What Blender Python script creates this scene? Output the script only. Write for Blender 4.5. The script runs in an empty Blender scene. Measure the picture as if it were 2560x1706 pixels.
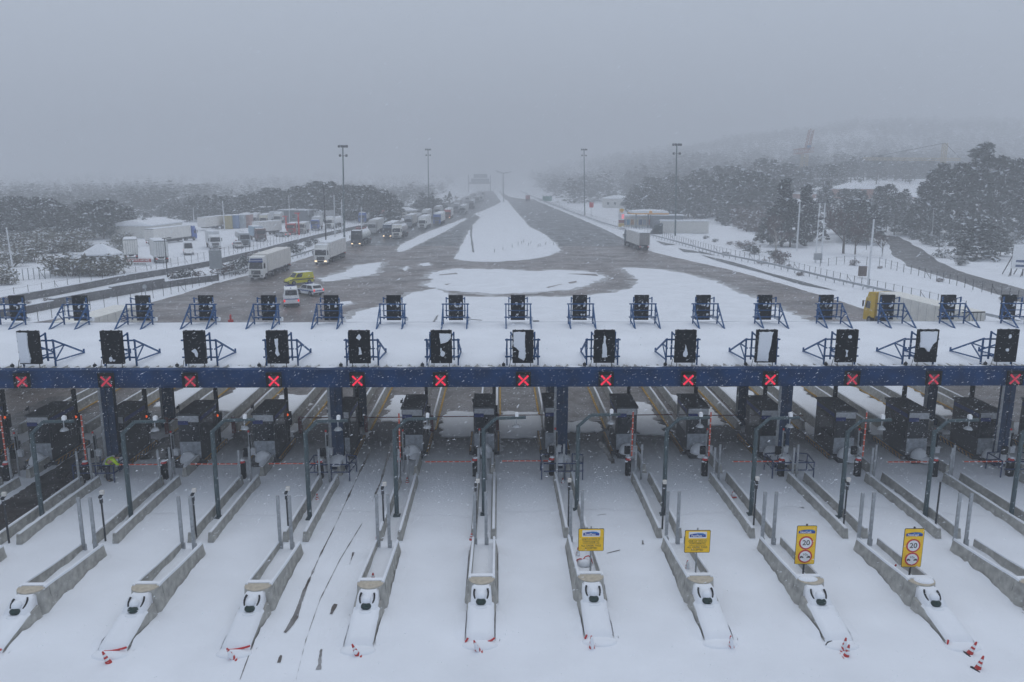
import bpy, math, random
from math import sin, cos, pi, radians as R_, atan2, hypot
from mathutils import Vector, Matrix, noise
SC = bpy.context.scene
COL = SC.collection
rnd = random.Random(7)

# ------------------------------------------------------------------ camera
FPX, PITCH, YAW, ROLL, CAMZ = 1991.0, .2045, .0166, .0016, 16.8
cam_d = bpy.data.cameras.new("camera"); cam = bpy.data.objects.new("camera", cam_d); COL.objects.link(cam)
cam_d.sensor_width = 36; cam_d.lens = 36 * FPX / 2560; cam_d.clip_start = .1; cam_d.clip_end = 6000
cam.location = (0, 0, CAMZ)
_f = Vector((sin(YAW) * cos(PITCH), cos(YAW) * cos(PITCH), -sin(PITCH)))
_r = Vector((cos(YAW), -sin(YAW), 0)); _u = _r.cross(_f)
_r2 = _r * cos(ROLL) + _u * -sin(ROLL) * -1
_r2 = _r * cos(ROLL) + _u * sin(ROLL); _u2 = _u * cos(ROLL) - _r * sin(ROLL)
cam.rotation_euler = Matrix((_r2, _u2, -_f)).transposed().to_euler()
SC.camera = cam

def ray(u, v):
    x, y = u - 1280, v - 853
    sx = x * cos(ROLL) + y * sin(ROLL); sy = -x * sin(ROLL) + y * cos(ROLL)
    return (_r * (sx / FPX) + _u * (-sy / FPX) + _f)
def G(u, v, z=0.0):
    """point of the level z seen at the photo's pixel (u, v)"""
    d = ray(u, v); t = (z - CAMZ) / d.z
    return Vector((d.x * t, d.y * t, z))
def AY(u, v, Y):
    d = ray(u, v); t = Y / d.y
    return Vector((d.x * t, Y, d.z * t + CAMZ))

# ------------------------------------------------------------------ world, sun, exposure
w = bpy.data.worlds.new("World"); SC.world = w; w.use_nodes = True
nt = w.node_tree; bg = nt.nodes["Background"]
sky = nt.nodes.new("ShaderNodeTexSky"); sky.sky_type = 'NISHITA'; sky.sun_disc = False
sky.sun_elevation = R_(60); sky.sun_rotation = R_(-20); sky.dust_density = 4; sky.air_density = 1; sky.ozone_density = 1
mix = nt.nodes.new("ShaderNodeMix"); mix.data_type = 'RGBA'; mix.inputs[0].default_value = .955
mix.inputs[7].default_value = (3.18, 3.62, 4.32, 1)      # the even light of a thick cloud deck
nt.links.new(sky.outputs[0], mix.inputs[6]); nt.links.new(mix.outputs[2], bg.inputs[0])
bg.inputs[1].default_value = .115
sun_d = bpy.data.lights.new("sun", 'SUN'); sun_d.energy = .45; sun_d.angle = R_(60); sun_d.color = (1, .96, .9)
sun = bpy.data.objects.new("sun", sun_d); COL.objects.link(sun)
sun.rotation_euler = (R_(-24), 0, R_(-20))
SC.view_settings.view_transform = 'Standard'; SC.view_settings.look = 'None'
SC.view_settings.exposure = .57; SC.view_settings.gamma = 1; SC.view_settings.use_curve_mapping = False
SC.cycles.max_bounces = 6; SC.cycles.diffuse_bounces = 3; SC.cycles.glossy_bounces = 2
SC.cycles.volume_bounces = 1; SC.cycles.use_denoising = True

# ------------------------------------------------------------------ mesh helpers
class MB:
    def __init__(s): s.v = []; s.f = []; s.mi = []; s.m = 0; s.sm = []; s.smooth = False
    def add(s, vs, fs):
        b = len(s.v); s.v += [tuple(p) for p in vs]
        for f in fs: s.f.append([b + i for i in f]); s.mi.append(s.m); s.sm.append(s.smooth)
    def box(s, c, d, rz=0, rot=None):
        x, y, z = d[0] / 2, d[1] / 2, d[2] / 2
        M = rot if rot is not None else Matrix.Rotation(rz, 3, 'Z')
        c = Vector(c)
        vs = [c + M @ Vector((a * x, b * y, e * z)) for e in (-1, 1) for a, b in ((-1, -1), (1, -1), (1, 1), (-1, 1))]
        s.add(vs, [(3, 2, 1, 0), (4, 5, 6, 7), (0, 1, 5, 4), (1, 2, 6, 5), (2, 3, 7, 6), (3, 0, 4, 7)])
    def bx(s, x0, x1, y0, y1, z0, z1):
        s.box(((x0 + x1) / 2, (y0 + y1) / 2, (z0 + z1) / 2), (abs(x1 - x0), abs(y1 - y0), abs(z1 - z0)))
    def beam(s, p, q, w, h=None):
        p, q = Vector(p), Vector(q); h = h or w; d = q - p; L = d.length
        if L < 1e-6: return
        d /= L; a = Vector((0, 0, 1)) if abs(d.z) < .95 else Vector((0, 1, 0))
        x = d.cross(a).normalized(); y = x.cross(d)
        s.box((p + q) / 2, (w, L, h), rot=Matrix((x, d, y)).transposed())
    def tube(s, p, q, r, n=8, r2=None, cap=True):
        p, q = Vector(p), Vector(q); r2 = r if r2 is None else r2; d = (q - p)
        if d.length < 1e-6: return
        d.normalize(); a = Vector((0, 0, 1)) if abs(d.z) < .9 else Vector((1, 0, 0))
        x = d.cross(a).normalized(); y = d.cross(x)
        vs = []
        for c, rr in ((p, r), (q, r2)):
            vs += [c + (x * cos(2 * pi * k / n) + y * sin(2 * pi * k / n)) * rr for k in range(n)]
        fs = [(k, k + n, (k + 1) % n + n, (k + 1) % n) for k in range(n)]
        sm = s.smooth; s.smooth = n > 6; s.add(vs, fs); s.smooth = sm
        if cap:
            s.add([vs[k] for k in range(n)], [list(range(n))]); s.add([vs[n + k] for k in range(n)], [list(range(n))[::-1]])
    def path(s, pts, r, n=8):
        for a, b in zip(pts, pts[1:]): s.tube(a, b, r, n)
    def poly(s, pts): s.add(pts, [list(range(len(pts)))])
    def prism(s, pts, z0, z1, top=None):
        n = len(pts); t = top or pts
        vs = [(p[0], p[1], z0) for p in pts] + [(p[0], p[1], z1) for p in t]
        s.add(vs, [list(range(n))[::-1], [n + i for i in range(n)]] + [(i, (i + 1) % n, (i + 1) % n + n, i + n) for i in range(n)])
    def ext(s, prof, a, b, axis='x'):
        """profile (p, z) extruded from a to b along an axis; p lies on the other horizontal axis"""
        n = len(prof); f = (lambda t, p, z: (t, p, z)) if axis == 'x' else (lambda t, p, z: (p, t, z))
        vs = [f(a, p, z) for p, z in prof] + [f(b, p, z) for p, z in prof]
        s.add(vs, [list(range(n)), [n + i for i in range(n)][::-1]] + [(i, i + n, (i + 1) % n + n, (i + 1) % n) for i in range(n)])
    def loft(s, rings, close=True):
        n = len(rings[0]); vs = [p for r in rings for p in r]; fs = []
        for k in range(len(rings) - 1):
            for i in range(n): fs.append((k * n + i, k * n + (i + 1) % n, (k + 1) * n + (i + 1) % n, (k + 1) * n + i))
        s.add(vs, fs)
        if close: s.poly(rings[0][::-1]); s.poly(rings[-1])
    def ell(s, c, rx, ry, rz, n=12, m=7, lo=-90, rot=None):
        c = Vector(c); M = rot or Matrix.Identity(3); rings = []
        for j in range(m + 1):
            t = R_(lo + (90 - lo) * j / m)
            rings.append([c + M @ Vector((rx * cos(t) * cos(2 * pi * k / n), ry * cos(t) * sin(2 * pi * k / n), rz * sin(t))) for k in range(n)])
        sm = s.smooth; s.smooth = True; s.loft(rings, False); s.smooth = sm
    def mesh(s, name, *mats):
        me = bpy.data.meshes.new(name); me.from_pydata(s.v, [], s.f)
        for m in mats: me.materials.append(m)
        if len(mats) > 1: me.polygons.foreach_set("material_index", s.mi)
        me.polygons.foreach_set("use_smooth", s.sm); me.update()
        return me

def ob(name, me, parent=None, loc=(0, 0, 0), rz=0, scale=None):
    if isinstance(me, tuple): me = me[0].mesh(name, *me[1:])
    o = bpy.data.objects.new(name, me); COL.objects.link(o)
    o.location = loc; o.rotation_euler = (0, 0, rz)
    if scale is not None: o.scale = (scale,) * 3 if not hasattr(scale, '__len__') else scale
    if parent is not None: o.parent = parent
    return o
def tag(o, label=None, cat=None, group=None, kind=None):
    if label: o["label"] = label
    if cat: o["category"] = cat
    if group: o["group"] = group
    if kind: o["kind"] = kind
    return o
def thing(name, label, cat, loc=(0, 0, 0), rz=0, group=None, scale=None):
    return tag(ob(name, None, None, loc, rz, scale), label, cat, group)
def struct(name, me, kind="structure", **k):
    return tag(ob(name, me, **k), kind=kind)
def dup(o, parent=None):
    c = o.copy(); COL.objects.link(c); c.parent = parent
    for ch in list(o.children): dup(ch, c)
    return c

# ------------------------------------------------------------------ materials
def mat(name, col, rough=.6, metal=0, var=.12, vs=6.0, bump=0, bs=30, col2=None, spec=.3, emit=None, es=1):
    m = bpy.data.materials.new(name); m.use_nodes = True; t = m.node_tree; b = t.nodes["Principled BSDF"]
    b.inputs["Roughness"].default_value = rough; b.inputs["Metallic"].default_value = metal
    b.inputs["Specular IOR Level"].default_value = spec
    tc = t.nodes.new("ShaderNodeTexCoord")
    if var:
        n = t.nodes.new("ShaderNodeTexNoise"); n.inputs["Scale"].default_value = vs; n.inputs["Detail"].default_value = 6
        t.links.new(tc.outputs["Object"], n.inputs["Vector"])
        r = t.nodes.new("ShaderNodeValToRGB"); r.color_ramp.elements[0].position = .3; r.color_ramp.elements[1].position = .7
        lo = col2 or tuple(c * (1 - var) for c in col); hi = tuple(min(1, c * (1 + var)) for c in col)
        r.color_ramp.elements[0].color = (*lo, 1); r.color_ramp.elements[1].color = (*hi, 1)
        t.links.new(n.outputs[0], r.inputs[0]); t.links.new(r.outputs[0], b.inputs["Base Color"])
    else: b.inputs["Base Color"].default_value = (*col, 1)
    if bump:
        n2 = t.nodes.new("ShaderNodeTexNoise"); n2.inputs["Scale"].default_value = bs; n2.inputs["Detail"].default_value = 5
        t.links.new(tc.outputs["Object"], n2.inputs["Vector"])
        bp = t.nodes.new("ShaderNodeBump"); bp.inputs["Strength"].default_value = bump; bp.inputs["Distance"].default_value = .05
        t.links.new(n2.outputs[0], bp.inputs["Height"]); t.links.new(bp.outputs[0], b.inputs["Normal"])
    if emit: b.inputs["Emission Color"].default_value = (*emit, 1); b.inputs["Emission Strength"].default_value = es
    return m
def pave(name, dry, wet, slush, amount, sx=1, sy=1, scale=.12):
    """wet road surface: damp patches, and streaks of grey slush lying along the traffic"""
    m = bpy.data.materials.new(name); m.use_nodes = True; t = m.node_tree; b = t.nodes["Principled BSDF"]
    tc = t.nodes.new("ShaderNodeTexCoord"); mp = t.nodes.new("ShaderNodeMapping"); mp.inputs["Scale"].default_value = (sx, sy, 1)
    t.links.new(tc.outputs["Object"], mp.inputs[0])
    def nz(s, d, src):
        n = t.nodes.new("ShaderNodeTexNoise"); n.inputs["Scale"].default_value = s; n.inputs["Detail"].default_value = d
        n.inputs["Roughness"].default_value = .65; t.links.new(src, n.inputs["Vector"]); return n
    def ramp(n, a, c, ca, cc):
        r = t.nodes.new("ShaderNodeValToRGB"); r.color_ramp.elements[0].position = a; r.color_ramp.elements[1].position = c
        r.color_ramp.elements[0].color = (*ca, 1); r.color_ramp.elements[1].color = (*cc, 1); t.links.new(n.outputs[0], r.inputs[0]); return r
    base = ramp(nz(scale, 8, tc.outputs["Object"]), .35, .65, dry, wet)
    fine = ramp(nz(9, 6, tc.outputs["Object"]), .3, .7, (.72,) * 3, (1.25,) * 3)
    mul = t.nodes.new("ShaderNodeMix"); mul.data_type = 'RGBA'; mul.blend_type = 'MULTIPLY'; mul.inputs[0].default_value = .8
    t.links.new(base.outputs[0], mul.inputs[6]); t.links.new(fine.outputs[0], mul.inputs[7])
    sl = ramp(nz(.35, 9, mp.outputs[0]), .62 - amount, .8 - amount * .6, (0, 0, 0), (.75,) * 3)
    mx = t.nodes.new("ShaderNodeMix"); mx.data_type = 'RGBA'; t.links.new(sl.outputs[0], mx.inputs[0])
    t.links.new(mul.outputs[2], mx.inputs[6]); mx.inputs[7].default_value = (*slush, 1); t.links.new(mx.outputs[2], b.inputs["Base Color"])
    rr = ramp(nz(scale * 2, 6, tc.outputs["Object"]), .35, .65, (.22,) * 3, (.55,) * 3); t.links.new(rr.outputs[0], b.inputs["Roughness"])
    bp = t.nodes.new("ShaderNodeBump"); bp.inputs["Strength"].default_value = .35; bp.inputs["Distance"].default_value = .03
    t.links.new(nz(14, 5, tc.outputs["Object"]).outputs[0], bp.inputs["Height"]); t.links.new(bp.outputs[0], b.inputs["Normal"])
    return m
def snow_mat(name, col=(.80, .83, .88)):
    m = bpy.data.materials.new(name); m.use_nodes = True; t = m.node_tree; b = t.nodes["Principled BSDF"]
    b.inputs["Roughness"].default_value = .75; b.inputs["Specular IOR Level"].default_value = .15
    tc = t.nodes.new("ShaderNodeTexCoord"); g = t.nodes.new("ShaderNodeNewGeometry")
    n = t.nodes.new("ShaderNodeTexNoise"); n.inputs["Scale"].default_value = .35; n.inputs["Detail"].default_value = 8
    t.links.new(g.outputs["Position"], n.inputs["Vector"])
    r = t.nodes.new("ShaderNodeValToRGB"); r.color_ramp.elements[0].position = .3; r.color_ramp.elements[1].position = .7
    r.color_ramp.elements[0].color = (*[c * .93 for c in col], 1); r.color_ramp.elements[1].color = (*[min(1, c * 1.03) for c in col], 1)
    t.links.new(n.outputs[0], r.inputs[0]); t.links.new(r.outputs[0], b.inputs["Base Color"])
    n1 = t.nodes.new("ShaderNodeTexNoise"); n1.inputs["Scale"].default_value = .9; n1.inputs["Detail"].default_value = 3
    n2 = t.nodes.new("ShaderNodeTexNoise"); n2.inputs["Scale"].default_value = 16; n2.inputs["Detail"].default_value = 4
    for q in (n1, n2): t.links.new(g.outputs["Position"], q.inputs["Vector"])
    b1 = t.nodes.new("ShaderNodeBump"); b1.inputs["Strength"].default_value = .5; b1.inputs["Distance"].default_value = .12
    b2 = t.nodes.new("ShaderNodeBump"); b2.inputs["Strength"].default_value = .25; b2.inputs["Distance"].default_value = .02
    t.links.new(n1.outputs[0], b1.inputs["Height"]); t.links.new(n2.outputs[0], b2.inputs["Height"])
    t.links.new(b1.outputs[0], b2.inputs["Normal"]); t.links.new(b2.outputs[0], b.inputs["Normal"])
    return m

SNOW = snow_mat("snow")
M_CONC = mat("concrete", (.36, .355, .33), .85, var=.28, vs=3.5, bump=.4, bs=22)
M_CAP = mat("tan_concrete", (.46, .41, .33), .85, var=.18, vs=7, bump=.3)
M_BLUE = mat("beam_blue", (.001, .031, .108), .6, var=.35, vs=1.2, bump=.1, bs=6, spec=.12)
M_FRAME = mat("frame_blue", (.007, .070, .20), .5, spec=.15, var=.2, vs=9)
M_COLUMN = mat("column_blue", (.008, .032, .085), .6, spec=.15, var=.35, vs=3)
M_BLACK = mat("black_sheet", (.005, .007, .010), .7, spec=.08, var=.4, vs=18, bump=.3, bs=60)
M_DARK = mat("dark_metal", (.03, .034, .04), .5, var=.3, vs=8)
M_UNDER = mat("roof_underside", (.06, .065, .07), .7, var=.2)
M_SHEET = mat("roof_sheet", (.30, .30, .285), .5, var=.15, vs=5)
M_GALV = mat("galvanised", (.34, .36, .38), .45, .4, var=.25, vs=10)
M_POLE = mat("green_grey_pole", (.055, .085, .095), .5, var=.35, vs=12)
M_RED = mat("red_paint", (.55, .03, .03), .45, var=.15)
M_WHITE = mat("white_paint", (.82, .83, .84), .45, var=.06)
M_YEL = mat("sign_yellow", (.90, .55, .008), .45, var=.08, vs=4)
M_LINE = mat("yellow_line", (.42, .25, .04), .8, var=.4, vs=8)
M_GLASS = mat("dark_glass", (.012, .016, .022), .12, var=.2, vs=3, spec=.5)
M_RUBBER = mat("rubber", (.018, .018, .02), .8, var=.3)
M_XRED = mat("lit_red", (.6, .02, .05), .5, var=0, emit=(1, .02, .07), es=.46)
M_ORANGE = mat("lit_orange", (.6, .1, .02), .5, var=0, emit=(1, .13, .01), es=.5)
M_LAMP = mat("lit_headlamp", (.8, .7, .5), .3, var=0, emit=(1, .72, .42), es=1.6)
M_TAIL = mat("lit_tail", (.5, .02, .02), .3, var=0, emit=(1, .05, .06), es=.55)
# ------------------------------------------------------------------ terrain and ground
def sst(a, b, x):
    t = min(1, max(0, (x - a) / (b - a))); return t * t * (3 - 2 * t)
def hgt(X, Y):
    h = 74 * sst(0.0, .52, X / max(Y, 1)) * sst(560, 1350, Y) + 9 * sst(60, 200, X) * sst(240, 460, Y) + 5.5 * sst(62, 130, X) * sst(190, 300, Y)
    h += 20 * sst(900, 1800, Y) * (1 - .85 * sst(60, 10, abs(X + 4)))
    h += .45 * noise.noise((X * .06, Y * .06, 3)) * sst(46, 70, abs(X)) * sst(100, 135, Y)
    h += 6 * noise.noise((X * .012, Y * .012, 9)) * sst(320, 520, Y) * sst(30, 120, abs(X))
    return h
def GT(u, v):
    """first hit of the ray with the terrain"""
    d = ray(u, v); t = 5.0
    for _ in range(4000):
        p = d * t; z = p.z + CAMZ
        if z <= hgt(p.x, p.y): return Vector((p.x, p.y, hgt(p.x, p.y)))
        t += max(.15, (z - hgt(p.x, p.y)) * .5)
        if t > 2600: break
    p = d * 2600; return Vector((p.x, p.y, hgt(p.x, p.y)))

def axis(lo, hi, near, far, k):
    out = [lo]; x = lo
    while x < hi: x += near + far * (abs(x) / 400) ** k; out.append(min(x, hi))
    return out
xs = axis(-1300, 1300, 5, 22, 1.1); ys = axis(-60, 2300, 4, 20, 1.1)
mb = MB(); mb.smooth = True
mb.add([(x, y, hgt(x, y)) for y in ys for x in xs],
       [(j * len(xs) + i, j * len(xs) + i + 1, (j + 1) * len(xs) + i + 1, (j + 1) * len(xs) + i) for j in range(len(ys) - 1) for i in range(len(xs) - 1)])
struct("snow_ground", mb.mesh("snow_ground", SNOW))

def ragged(pts, step=1.0, amp=.35, seed=0, closed=True):
    """outline in metres, cut into short steps and frayed"""
    out = []; n = len(pts)
    for i in range(n if closed else n - 1):
        a, b = Vector(pts[i][:2]), Vector(pts[(i + 1) % n][:2]); L = (b - a).length
        dist = max(20, ((a + b) / 2).length); st = max(step * .35, step * dist / 150)
        k = max(1, int(L / st)); nrm = Vector((-(b - a).y, (b - a).x)) / max(L, 1e-6)
        for j in range(k):
            p = a + (b - a) * j / k
            d = noise.noise((p.x * .3, p.y * .7, seed)) + .7 * noise.noise((p.x * .9, p.y * 2.4, seed + 5)) + 2.2 * noise.noise((p.x * .09, p.y * .09, seed + 9)) * .5 + .45 * noise.noise((p.x * 5.5, p.y * 5.5, seed + 3))
            out.append(p + nrm * d * amp)
    return out
def sheet(name, pts, m, z, step=1.0, amp=.35, seed=0, thick=0, kind="structure", grow=0):
    o = ragged(pts, step, amp, seed)
    if grow:
        n = len(o); ar = sum(o[i].x * o[(i + 1) % n].y - o[(i + 1) % n].x * o[i].y for i in range(n)); r = []
        for i in range(n):
            d = o[(i + 2) % n] - o[i - 2]; d = Vector((d.y, -d.x)).normalized() * (1 if ar > 0 else -1) if d.length > 1e-6 else Vector((0, 0)); r.append(o[i] + d * grow * max(.1, .7 + 1.3 * noise.noise((o[i].x * .6, o[i].y * .6, seed + 30)) + .5 * noise.noise((o[i].x * 2.5, o[i].y * 2.5, seed + 31))))
        o = r
    from mathutils.geometry import tessellate_polygon
    tri = tessellate_polygon([[Vector((p.x, p.y, 0)) for p in o]]); mb = MB(); n = len(o)
    if sum(o[i].x * o[(i + 1) % n].y - o[(i + 1) % n].x * o[i].y for i in range(n)) < 0: sgn = -1
    else: sgn = 1
    mb.add([(p.x, p.y, z + thick) for p in o], [t if (o[t[1]] - o[t[0]]).cross(o[t[2]] - o[t[0]]) > 0 else t[::-1] for t in tri])
    if thick:                      # sloped edge of the snow cover
        vs = []; 
        for i in range(n):
            a, b = o[i - 1], o[(i + 1) % n]; d = (b - a); d = Vector((d.y, -d.x)).normalized() * sgn * thick * 1.6 if d.length > 1e-6 else Vector((0, 0))
            vs += [(o[i].x, o[i].y, z + thick), (o[i].x + d.x, o[i].y + d.y, z - .02)]
        mb.add(vs, [(2 * i, 2 * i + 1, 2 * ((i + 1) % n) + 1, 2 * ((i + 1) % n)) for i in range(n)])
    return struct(name, mb.mesh(name, m), kind)
PX = lambda L: [G(u, v) for u, v in L]

M_SLUSH = pave("grey_slush", (.36, .36, .37), (.15, .145, .145), (.70, .72, .75), .20, .35, 1.3, .7)
M_PAVE = pave("wet_concrete_road", (.192, .158, .148), (.074, .064, .064), (.42, .425, .44), .09, .18, 1.0)
M_ASPH = pave("wet_asphalt", (.070, .078, .086), (.042, .048, .055), (.27, .30, .33), .10, 1.0, .16)
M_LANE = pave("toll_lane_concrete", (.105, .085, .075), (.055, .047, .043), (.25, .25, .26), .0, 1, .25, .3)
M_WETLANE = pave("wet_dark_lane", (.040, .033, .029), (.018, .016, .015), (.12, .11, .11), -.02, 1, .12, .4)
def thin_snow_shade(name):
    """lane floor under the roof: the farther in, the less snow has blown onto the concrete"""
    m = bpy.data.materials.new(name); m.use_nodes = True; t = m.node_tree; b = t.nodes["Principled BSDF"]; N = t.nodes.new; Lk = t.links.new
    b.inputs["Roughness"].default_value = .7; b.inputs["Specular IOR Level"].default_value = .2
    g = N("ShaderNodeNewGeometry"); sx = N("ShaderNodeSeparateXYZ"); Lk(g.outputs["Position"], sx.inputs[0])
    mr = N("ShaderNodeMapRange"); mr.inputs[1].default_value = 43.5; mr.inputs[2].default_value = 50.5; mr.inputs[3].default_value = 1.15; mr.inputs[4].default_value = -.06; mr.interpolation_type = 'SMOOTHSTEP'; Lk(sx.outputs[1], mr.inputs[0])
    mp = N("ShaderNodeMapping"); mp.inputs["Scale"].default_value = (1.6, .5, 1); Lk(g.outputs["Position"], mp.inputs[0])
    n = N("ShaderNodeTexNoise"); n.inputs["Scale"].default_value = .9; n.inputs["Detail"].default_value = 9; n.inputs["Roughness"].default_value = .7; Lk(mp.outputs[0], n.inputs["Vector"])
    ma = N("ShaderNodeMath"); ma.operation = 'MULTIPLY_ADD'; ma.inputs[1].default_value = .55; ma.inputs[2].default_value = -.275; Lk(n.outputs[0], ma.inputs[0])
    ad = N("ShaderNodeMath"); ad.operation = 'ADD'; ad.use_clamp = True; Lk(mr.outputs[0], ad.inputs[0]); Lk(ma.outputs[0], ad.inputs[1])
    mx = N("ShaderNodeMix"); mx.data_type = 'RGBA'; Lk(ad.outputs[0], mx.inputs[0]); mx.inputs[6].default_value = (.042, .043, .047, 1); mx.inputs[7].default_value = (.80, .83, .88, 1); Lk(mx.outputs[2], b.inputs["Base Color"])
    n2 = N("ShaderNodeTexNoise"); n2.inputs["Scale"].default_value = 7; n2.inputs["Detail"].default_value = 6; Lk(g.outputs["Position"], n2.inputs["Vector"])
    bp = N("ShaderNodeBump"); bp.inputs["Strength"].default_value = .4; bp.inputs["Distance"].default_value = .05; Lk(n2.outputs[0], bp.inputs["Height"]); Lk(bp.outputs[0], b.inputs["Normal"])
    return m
M_SNOWSHADE = thin_snow_shade("lane_snow_shade")
M_TRACK = pave("slushy_rut", (.085, .068, .058), (.045, .038, .035), (.55, .57, .60), .16, 1, 1, 1.5)
M_SIDE = pave("access_road_asphalt", (.085, .082, .085), (.055, .054, .058), (.30, .31, .33), .02, .3, .3)

far_l = [(1245, 461), (1233, 462), (1215, 470), (1186, 482), (1150, 497), (1080, 527), (1010, 553), (900, 592), (790, 636), (743, 653), (623, 688), (544, 708), (435, 741), (378, 757)]
near = [Vector((-62, 76)), Vector((-75, 55)), Vector((62, 55)), Vector((70, 72))]
right = [(2420, 850), (2290, 812), (2160, 772), (2048, 738), (1923, 701), (1833, 677), (1744, 657), (1637, 632), (1562, 600), (1508, 573), (1437, 543), (1345, 505), (1300, 483), (1268, 462)]
sheet("plaza_pavement", PX(far_l) + near + PX(right), M_PAVE, .004, 1.2, .3, 1)
asp_l = [(1245, 460.5), (1232, 462), (1215, 470), (1186, 482), (1150, 497), (1080, 527), (1010, 553), (900, 592), (838, 615), (1033, 615), (1150, 615), (1260, 503), (1252, 485), (1247, 470)]
sheet("motorway_approach", PX(asp_l), M_ASPH, .008, 1.5, .15, 2)
asp_r = [(1262, 460.5), (1258, 480), (1262, 505), (1300, 560), (1396, 615), (1562, 617), (1580, 607), (1562, 599), (1508, 572), (1437, 542), (1345, 504), (1300, 482), (1270, 461)]
sheet("motorway_exit", PX(asp_r), M_ASPH, .008, 1.5, .15, 3)
# lanes below the canopy: bare concrete behind the booths, wet lanes at the left
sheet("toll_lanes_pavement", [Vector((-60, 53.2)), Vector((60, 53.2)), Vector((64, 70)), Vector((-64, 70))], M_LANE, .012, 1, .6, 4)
# snow lying on the pavement
def S(n, L, sd, amp=.4, th=.07):
    sheet("slush_fringe", PX(L), M_SLUSH, .013 + .0004 * (sd - 10), 1.0, amp, sd, 0, grow=1.7 if sd in (13, 14, 16, 17) else .9 if sd != 12 else .3)
    return sheet(n, PX(L), SNOW, .02, 1.0, amp, sd, th)
S("traffic_island_snow", [(1258, 503), (1245, 511), (1215, 525), (1187, 535), (1203, 544), (1182, 565), (1166, 592), (1155, 615), (1147, 632), (1137, 648), (1180, 654), (1240, 655), (1320, 649), (1372, 640), (1400, 626), (1393, 615), (1372, 596), (1350, 581), (1322, 568), (1308, 550), (1288, 528), (1272, 508), (1266, 500)], 11, .3, .12)
S("median_snow", [(1226, 467), (1240, 485), (1256, 506), (1263, 503), (1246, 480), (1233, 466)], 12, .1, .5)
S("oval_island_snow", [(1060, 712), (1078, 700), (1070, 692), (1085, 681), (1140, 673), (1250, 675), (1340, 679), (1400, 676), (1490, 683), (1507, 693), (1490, 706), (1440, 721), (1380, 729), (1300, 733), (1240, 736), (1140, 730), (1090, 722)], 13, 1.0)
S("front_field_snow", [(862, 812), (868, 800), (892, 782), (958, 764), (1020, 738), (1044, 731), (1087, 723), (1100, 733), (1125, 741), (1210, 744), (1300, 745), (1440, 743), (1540, 734), (1580, 722), (1593, 706), (1586, 690), (1560, 670), (1642, 674), (1718, 689), (1780, 702), (1853, 734), (1946, 775), (2040, 813), (2120, 852), (700, 852)], 14, .75)
S("left_strip_snow", [(993, 624), (997, 631), (1012, 627), (1035, 616), (1098, 586), (1166, 548.5), (1163, 546), (1062, 584), (1000, 614)], 15, .25)
S("lane_patch_snow", [(872, 677), (888, 666), (951, 657), (945, 672), (924, 688), (877, 694), (855, 690)], 16, .8)
S("slush_patch_snow", [(796, 697), (846, 684), (872, 680), (855, 690), (876, 697), (830, 703), (812, 704)], 17, .6, .03)
S("slush_ridge_snow", [(843, 758), (872, 754), (882, 759), (850, 766)], 18, .4, .03)
S("slush_spot_snow", [(1050, 660), (1070, 657), (1078, 664), (1058, 666)], 19, .5, .03)
S("slush_spot_snow", [(1008, 674), (1014, 667), (1020, 666), (1014, 677)], 20, .3, .03)
# dark gaps where the road shows through, at the right shoulder and in the fields
for i, (L, m_) in enumerate([
    ([(1640, 603), (1668, 609), (1690, 613), (1660, 614)], M_ASPH), ([(1696, 622), (1735, 628), (1752, 633), (1710, 631)], M_ASPH),
    ([(1748, 637), (1830, 656), (1925, 684), (2030, 712), (2100, 730), (2010, 714), (1900, 682), (1800, 655)], M_ASPH),
    ([(1745, 628), (1790, 640), (1750, 634)], M_ASPH),
    ([(1098, 688), (1140, 684), (1145, 687), (1100, 690)], M_PAVE), ([(1110, 712), (1132, 710), (1115, 715)], M_PAVE),
    ([(1420, 708), (1440, 704), (1442, 708), (1425, 711)], M_PAVE), ([(1364, 720), (1400, 712), (1408, 712), (1370, 722)], M_PAVE), ([(1418, 686), (1488, 686), (1496, 692), (1470, 690)], M_PAVE),
    ([(1082, 810), (1090, 794), (1096, 789), (1092, 800)], M_ASPH), ([(1145, 809), (1200, 807), (1204, 811), (1150, 812)], M_ASPH), ([(1163, 799), (1203, 802), (1206, 804), (1165, 801)], M_ASPH),
    ([(1330, 804), (1345, 803), (1352, 810), (1336, 808)], M_ASPH), ([(1565, 809), (1635, 810), (1640, 812), (1566, 812)], M_ASPH),
    ([(1176, 568), (1181, 566), (1180, 590), (1184, 615), (1186, 633), (1181, 633), (1178, 612), (1175, 588)], M_ASPH)]):
    sheet("bare_road_patch", PX(L), m_, .10 if i != 14 else .15, .5, .12, 30 + i)
# access road at the right, service track at the left
def drape(name, left, right_, m_, lift=.22, n=50, k=6, fray=.25):
    def samp(L, t):
        x = t * (len(L) - 1); i = min(int(x), len(L) - 2); return L[i].lerp(L[i + 1], x - i)
    mb = MB(); vs = []
    for a in range(n + 1):
        p, q = samp(left, a / n), samp(right_, a / n)
        for b in range(k + 1):
            r = p.lerp(q, b / k)
            if b in (0, k): r = r + (p - q).normalized() * fray * 2 * noise.noise((r.x * .5, r.y * .5, 4))
            vs.append((r.x, r.y, hgt(r.x, r.y) + (lift if 0 < b < k else -.1)))
    mb.add(vs, [(a * (k + 1) + b, a * (k + 1) + b + 1, (a + 1) * (k + 1) + b + 1, (a + 1) * (k + 1) + b) for a in range(n) for b in range(k)])
    return struct(name, mb.mesh(name, m_))
drape("access_road", [GT(u, v) for u, v in [(2252, 594), (2300, 617), (2352, 655), (2420, 684), (2480, 700), (2610, 738)]], [GT(u, v) for u, v in [(2212, 592), (2222, 630), (2262, 664), (2340, 692), (2440, 720), (2610, 778)]], M_SIDE)

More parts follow.
